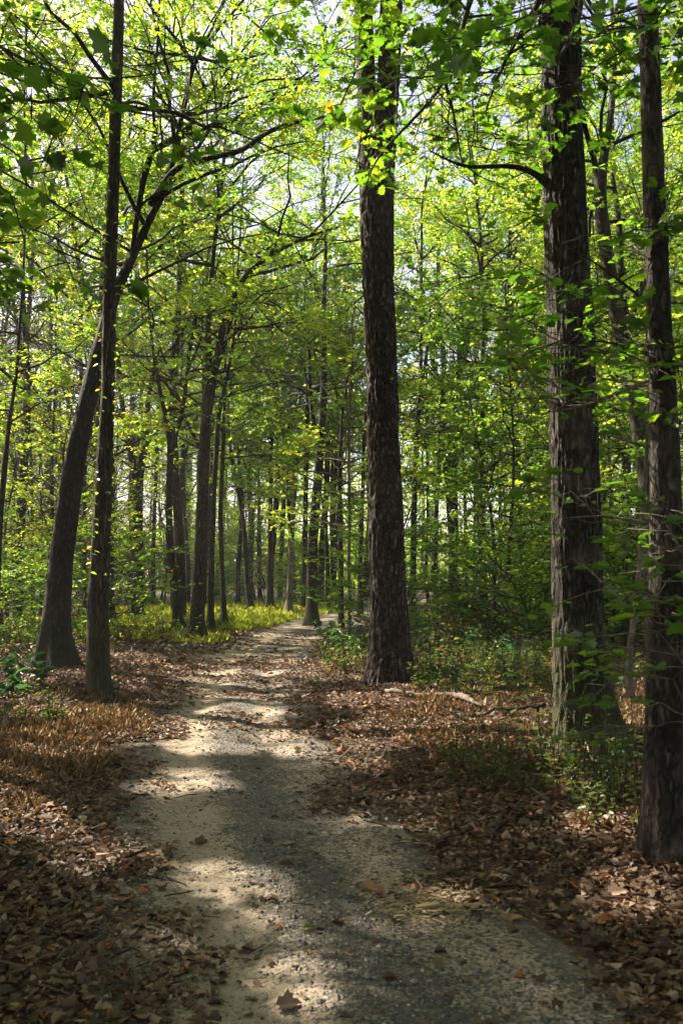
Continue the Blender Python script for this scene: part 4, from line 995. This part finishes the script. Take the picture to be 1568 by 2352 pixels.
# ------------------------------------------------------------------ plants, branches, single leaves
def build_small():
    # canes
    canes = [((62, 1588), .55, 7, 'spiky green cane clump at the left edge before the brown grass'), ((20, 1606), .45, 5, 'low cane sprig cut off by the left edge'), ((765, 1500), .55, 7, 'cane clump furthest left beside the pine at the path edge'),
             ((800, 1515), .6, 8, 'bushy cane clump halfway between path and pine'), ((835, 1505), .7, 8, 'cane clump touching the left foot of the pine'), ((745, 1470), .6, 6, 'arching cane over the path edge before the stout trunk'),
             ((842, 1470), .7, 5, 'upright bright cane right against the pine trunk'), ((1085, 1510), .6, 8, 'pale blue-green cane clump in the weeds right of the pine'), ((1120, 1525), .55, 7, 'cane clump lit by sun behind the fallen log'), ((1150, 1500), .55, 7, 'cane clump in the middle of the weeds before the thicket'),
             ((1195, 1535), .5, 6, 'cane clump nearest the furrowed oak on its left'), ((990, 1480), .55, 7, 'cane clump close on the right of the pine foot'), ((1040, 1490), .5, 6, 'thin cane clump between pine foot and weeds')]
    for i, ((px, py), h, ns, lb) in enumerate(canes):
        rg = np.random.default_rng(600 + i); b = ground(px, py)
        o = empty('cane_plant', b, lb, 'plant', 'cane plants beside the path')
        sg = Geo(); lg = Geo()
        for k in range(ns):
            a = rg.uniform(0, 6.28); hh = h * rg.uniform(.6, 1.15); out = rg.uniform(.1, .5)
            t = np.linspace(0, 1, 6)[:, None]
            d = np.array([math.cos(a), math.sin(a), 0.])
            P = d * (.06 + out * hh * t ** 1.6) + np.array([0, 0, 1.]) * (hh * t * (1 - .15 * t)) - np.array([0, 0, .03]) * (1 - t)
            V, L, T = tubes(P, np.full(6, .004) * (1 - .6 * t[:, 0]), 5); sg.add(V, L, T)
            m = 9; u = rg.uniform(.35, 1, m); C = np.stack([np.interp(u, t[:, 0], P[:, q]) for q in range(3)], -1)
            az = a + rg.normal(0, 1.0, m)
            A = np.stack([np.cos(az), np.sin(az), rg.uniform(-.5, .5, m)], -1)
            V, L, T, Aa = leaves(C, A, norm(np.array([0, 0, 1.]) + rg.normal(0, .3, (m, 3))), rg.uniform(.14, .26, m), LANCE, np.clip(rg.normal(.4, .25, m), 0, 1)); lg.add(V, L, T, 0, Aa)
        link('stem', sg.mesh('stem', [M_CANE]), o); link('leaves', lg.mesh('leaves', [M_CANE]), o)
    # ivy on the slim trunk
    rg = np.random.default_rng(650); org = ground(229, 1583); n = 150
    ys = rg.uniform(150, 1330, n) ; xs = np.interp(-ys, [-1400, -1200, -900, -650, -400, -200, 0], [226, 235, 248, 252, 262, 268, 275])
    wd = np.interp(ys, [0, 900, 1400], [14, 18, 25])
    s = rg.choice([-1, 1], n, p=[.5, .5]) * rg.uniform(.6, 1.6, n)
    C = np.array([at(x + q * w_, y, org[1] - .22) for x, q, w_, y in zip(xs, s, wd, ys)])
    az = rg.uniform(0, 6.28, n)
    lg = Geo(); V, L, T, Aa = leaves(C - org, np.stack([np.cos(az), np.sin(az), -.3 + 0 * az], -1), norm(np.array([0, -.3, .8]) + rg.normal(0, .4, (n, 3))), rg.uniform(.05, .09, n), OVAL, np.clip(rg.normal(.55, .2, n), 0, 1)); lg.add(V, L, T, 0, Aa)
    o = empty('climbing_vine', org, 'thin leafy vine climbing the slim brown trunk on the left', 'vine')
    yy = np.arange(1400, 100, -40); P = np.array([at(np.interp(-y, [-1400, -1200, -900, -650, -400, -200, 0], [226, 235, 248, 252, 262, 268, 275]) + 9 * math.sin(y * .012), y, org[1] - .2) for y in yy])
    sg = Geo(); V, L, T = tubes(P - org, np.full(len(P), .006), 5); sg.add(V, L, T)
    link('stem', sg.mesh('stem', [M_TWIG]), o); link('leaves', lg.mesh('leaves', [M_LEAF]), o)
    # pale vine across the leaning giant
    def stick(name, label, pts, w, m, cat='branch', lift=.03, sides=(), group=None, step=.05):
        """pts: (px, py, height over the ground or None, Y or None)"""
        W3 = []
        for p in pts:
            if len(p) == 3 and p[2] is not None and p[2] > 1.5: W3.append(at(p[0], p[1], p[2]))
            else:
                q = ground(p[0], p[1]); q[2] += (p[2] if len(p) > 2 else lift); W3.append(q)
        W3 = np.array(W3); org = W3[0].copy()
        Q, ww = resample(W3, np.array(w), step)
        Q = Q + np.random.default_rng(len(label)).normal(0, .006, Q.shape)
        g = Geo(); V, L, T = tubes(Q - org, ww, 8); g.add(V, L, T)
        o = link(name, g.mesh(name, [m])); o.location = org
        setp(o, label, cat, group)
        for sp, sw in sides:
            S3 = []
            for p in sp:
                q = ground(p[0], p[1]); q[2] += p[2]; S3.append(q)
            q, ww = resample(np.array(S3), np.array(sw), step)
            g = Geo(); V, L, T = tubes(q - org, ww, 6); g.add(V, L, T); link('side_twig', g.mesh('side_twig', [m]), o)
        return o
    stick('dead_vine', 'pale looping dead vine slung across the dark leaning giant', [(60, 1190, 16.0), (95, 1220, 16.2), (135, 1285, 16.35), (150, 1310, 16.3), (170, 1322, 16.3), (192, 1328, 16.5)], [.008, .010, .010, .010, .009, .008], M_PALE, 'vine')
    stick('dead_vine', 'small pale loop of dead vine at the foot of the leaning giant', [(196, 1362, 16.2), (193, 1375, 16.1), (182, 1392, 16.05), (181, 1395, 16.05), (192, 1385, 16.1), (199, 1370, 16.2), (195, 1362, 16.2)], [.008] * 7, M_PALE, 'vine')
    stick('fallen_branch', 'dark fallen branch propped off the ground beside the furrowed oak', [(1256, 1712, .34), (1235, 1712, .33), (1170, 1712, .30), (1130, 1700, .28), (1098, 1690, .16), (1075, 1680, .14), (1040, 1655, .10), (985, 1640, .06)], [.017, .016, .014, .013, .010, .008, .006, .004], M_DARK, 'branch',
          sides=[([(1235, 1710, .33), (1237, 1722, .15), (1240, 1732, .0)], [.012, .01, .007]), ([(1097, 1692, .15), (1099, 1705, .06), (1097, 1712, 0)], [.01, .008, .006])])
    stick('fallen_log', 'crumbling pale log lying in the leaves right of the pine', [(872, 1590, .03), (905, 1596, .05), (960, 1606, .05), (1020, 1610, .07), (1060, 1616, .09), (1105, 1642, .09)], [.022, .03, .018, .025, .042, .006], M_PALE, 'log')
    stick('dead_stick', 'pale curved dead stick leaning before the furrowed oak', [(1375, 1792, .02), (1350, 1755, .12), (1325, 1735, .28), (1318, 1745, .52)], [.008, .008, .007, .005], M_PALE, 'stick')
    stick('dead_stick', 'short dead stick standing against the right of the furrowed oak foot', [(1388, 1730, .02), (1375, 1712, .14), (1362, 1712, .34)], [.009, .008, .005], M_PALE, 'stick')
    stick('dead_stick', 'straight pale stick lying in the weeds below the furrowed oak', [(1222, 1800, .06), (1265, 1802, .07), (1312, 1803, .06)], [.009, .010, .007], M_PALE, 'stick')
    stick('dead_stick', 'thin twig lying in the sunlit patch low on the path', [(375, 2012, .01), (400, 2028, .012), (432, 2042, .01)], [.005, .006, .004], M_TWIG, 'stick')
    stick('dead_stick', 'twig pointing right across the lower path beside another twig', [(380, 2065, .01), (420, 2058, .012), (436, 2048, .01)], [.004, .005, .004], M_TWIG, 'stick')
    stick('dead_stick', 'fine dark twig lying on the shaded middle of the path', [(400, 1838, .01), (430, 1832, .012), (452, 1826, .01)], [.004, .005, .003], M_TWIG, 'stick')
    stick('dead_stick', 'dark stick half buried in leaves at the lower left', [(90, 2085, .03), (150, 2072, .04), (215, 2066, .03)], [.010, .010, .006], M_TWIG, 'stick')
    stick('dead_stick', 'thin curved pale twig resting on the pine foot', [(946, 1545, .10), (962, 1530, .25), (985, 1522, .38)], [.006, .006, .004], M_PALE, 'stick')
    # wood chips
    rg = np.random.default_rng(660); n = 900
    k = n // 2
    px = np.concatenate([rg.normal(990, 55, k), rg.normal(1060, 110, n - k)]); py = np.concatenate([rg.normal(2088, 18, k), rg.normal(2060, 55, n - k)])
    P = ground_v(px, py); P[:, 2] = np.where(poff(P[:, 0], P[:, 1]) < 0, path_z(P[:, 0], P[:, 1]), P[:, 2]) + rg.uniform(.002, .03, n)
    a = rg.normal(.1, .7, n); A = np.stack([np.cos(a), np.sin(a), rg.normal(0, .15, n)], -1)
    CH_ = (np.array([[-.1, 0, 0], [.1, .02, 0], [.1, 1, 0], [-.08, .95, 0], [-.1, 0, .08], [.1, .02, .08], [.08, 1, .08], [-.1, .95, .08]]), [[4, 5, 6, 7], [0, 1, 5, 4], [1, 2, 6, 5], [2, 3, 7, 6], [3, 0, 4, 7]])
    g = Geo(); V, L, T, Aa = leaves(P, A, norm(np.array([0, 0, 1.]) + rg.normal(0, .3, (n, 3))), rg.gamma(3, .0085, n).clip(.01, .08), CH_, rg.random(n)); g.add(V, L, T, 0, Aa)
    o = link('wood_chips', g.mesh('wood_chips', [M_CHIP], False)); setp(o, 'pale wood chips strewn across the right edge of the path', kind='stuff')
    for px, py, l, a, lb in [(955, 2100, .19, .1, 'long pale splinter in the thickest pile of wood chips'), (1165, 2080, .13, -.5, 'blocky pale wood chip right of the chip pile'), (1090, 1905, .10, .2, 'small pale chip in the shaded leaves, upper right one of a pair'), (1058, 1912, .09, .1, 'small pale chip in the shaded leaves, left one of a pair'),
                             (1020, 1930, .12, .9, 'slanted pale splinter standing out from the shaded leaves'), (950, 1890, .14, .9, 'rough bark-edged wood piece at the path edge'), (1095, 1880, .13, 1.2, 'upright forked pale splinter in the brown leaves'), (880, 1850, .14, .3, 'flat weathered wood piece near the right edge of the path'),
                             (985, 2160, .10, .0, 'lone pale chip low on the path below the chip pile')]:
        q = ground(px, py); q[2] += .03
        g = Geo(); V, L, T, Aa = leaves(np.zeros((1, 3)), np.array([[math.cos(a), math.sin(a), .1]]), np.array([[.1, -.2, 1.]]), l * .6, CH_, .35); g.add(V, L, T, 0, Aa)
        o = link('wood_splinter', g.mesh('wood_splinter', [M_CHIP], False)); o.location = q; setp(o, lb, 'wood splinter', 'larger splinters by the path')
    # single leaves lying where one sees them
    for px, py, s, a, t, tm, lb in [(855, 2032, .13, 2.6, .94, MAPLE, 'large orange maple leaf curled on the right of the path'), (322, 2052, .09, .6, .95, MAPLE, 'small bright orange leaf at the left edge of the path'), (1420, 2300, .14, .7, .90, MAPLE, 'tan yellow leaf curled up in the bottom right corner'),
                                    (985, 1818, .08, .4, .3, OVAL, 'single green leaf among the brown leaves right of the path'), (1050, 1790, .13, 1.4, .97, OAK, 'upright rust red dead leaf in the weeds'), (1070, 1830, .12, .3, .93, OAK, 'folded rust brown leaf below the upright red one'),
                                    (640, 2300, .15, .2, .05, MAPLE, 'black-brown rotten leaf at the bottom of the path'), (695, 2138, .08, .1, .3, OVAL, 'dull green leaf in the sunny lower patch'), (450, 1925, .14, .1, .35, MAPLE, 'flat brown leaf on the shaded left wheel track'), (640, 1988, .12, .1, .2, OAK, 'dark curled leaf upper middle of the sunny lower patch'),
                                    (950, 1850, .1, 2.8, .8, MAPLE, 'pale tan leaf on the shaded right of the path'), (740, 1868, .09, .2, .8, MAPLE, 'pale star leaf in the middle of the shaded path'), (1395, 2065, .15, .4, .85, MAPLE, 'big tan maple leaf in the sunny litter at lower right'), (1160, 2110, .13, 1.2, .90, MAPLE, 'ochre leaf standing on edge below the wood chips'),
                                    (1370, 2130, .12, .3, .95, OAK, 'orange brown leaf in the dark litter at lower right'), (440, 2110, .12, .9, .7, OAK, 'light brown leaf at the left border of the sunny lower patch')]:
        q = ground(px, py); on = poff(q[0], q[1]) < 0
        q[2] = (float(path_z(q[0], q[1])) if on else q[2] + .04) + .012
        g = Geo(); V, L, T, Aa = leaves(np.array([[0, -.4 * s, 0.]]), np.array([[math.cos(a), math.sin(a), .06]]), np.array([[.1, -.12, 1.]]), s * .72, tm, t, 1.5); g.add(V, L, T, 0, Aa)
        o = link('fallen_leaf', g.mesh('fallen_leaf', [M_LITTER if t > .32 or t < .25 else M_BIG])); o.location = q; setp(o, lb, 'leaf', 'single fallen leaves')

# ------------------------------------------------------------------ light, camera
def build_light():
    w = bpy.data.worlds.new('World'); sc.world = w; w.use_nodes = True
    nt = w.node_tree; bg = nt.nodes['Background']
    sky = nt.nodes.new('ShaderNodeTexSky'); sky.sky_type = 'NISHITA'; sky.sun_disc = False
    sky.sun_elevation = EL; sky.sun_rotation = -AZ; sky.dust_density = 1.6; sky.air_density = .8; sky.ozone_density = .3
    wb = nt.nodes.new('ShaderNodeMix'); wb.data_type = 'RGBA'; wb.blend_type = 'MULTIPLY'; wb.inputs[0].default_value = 1; wb.inputs[7].default_value = (1.10, .90, .86, 1)   # daylight white balance
    nt.links.new(sky.outputs[0], wb.inputs[6]); nt.links.new(wb.outputs[2], bg.inputs[0]); bg.inputs[1].default_value = SKY
    l = bpy.data.lights.new('sun', 'SUN'); l.energy = SUNE; l.angle = math.radians(.53); l.color = (1, .90, .73)
    o = link('sun', l); o.rotation_euler = Vector(SUN).to_track_quat('Z', 'Y').to_euler(); o.location = (-20, 14, 25)
    cam = bpy.data.cameras.new('camera'); cam.sensor_fit = 'VERTICAL'; cam.sensor_height = 36; cam.lens = 36 * F / CH; cam.clip_end = 2000
    c = link('camera', cam); c.location = CAM; c.rotation_euler = (PI / 2 + TH, 0, 0)
    cam.dof.use_dof = True; cam.dof.focus_distance = 13; cam.dof.aperture_fstop = 5.0
    sc.camera = c
    sc.view_settings.view_transform = 'Standard'; sc.view_settings.look = 'None'; sc.view_settings.gamma = 1
    sc.view_settings.exposure = EXPO
    cy = sc.cycles
    cy.max_bounces = 8; cy.diffuse_bounces = 4; cy.transmission_bounces = 5; cy.glossy_bounces = 2
    cy.use_denoising = True; cy.denoiser = 'OPENIMAGEDENOISE'
    cy.caustics_reflective = False; cy.caustics_refractive = False
    cy.use_adaptive_sampling = False

SKY, SUNE, EXPO = .115, 5.0, 1.85
HAZE = .0008
sun_lines()
build_light()
build_ground(); build_path(); build_litter()
blades('dry_grass', 'golden brown dry grass on the sunny verges', DRYE, 95000, .03, .105, M_DRY, .5, 1.4, .6)
blades('meadow_grass', 'bright green grass of the clearing and verges', GREENE, 80000, .07, .19, M_GRASS, .7, .6, 3.2)
build_cover()
build_heroes()
HER = {o['label']: o for o in COL.objects if o.parent is None and 'label' in o}
OAKO = [o for l, o in HER.items() if l.startswith('huge deeply furrowed')][0]
MOTO = [o for l, o in HER.items() if l.startswith('nearest trunk')][0]
build_shade()
build_boughs(OAKO, MOTO)
build_wood()
build_small()
def build_haze():
    V = np.array([(x, y, z) for z in (-1.5, 34) for y in (-30, 118) for x in (-75, 75)], float)
    me = mk_mesh('haze', V, [0, 2, 3, 1, 4, 5, 7, 6, 0, 1, 5, 4, 2, 6, 7, 3, 0, 4, 6, 2, 1, 3, 7, 5], [4] * 6, False)
    m, nt, o = mat('thin_air'); v = nd(nt, 'VolumePrincipled'); v.inputs['Color'].default_value = (.9, .95, .9, 1); v.inputs['Density'].default_value = HAZE; v.inputs['Anisotropy'].default_value = .3
    nt.links.new(v.outputs[0], o.inputs['Volume']); me.materials.append(m)
    setp(link('haze', me), 'thin bright air between the distant trees', kind='stuff')
if HAZE: build_haze()
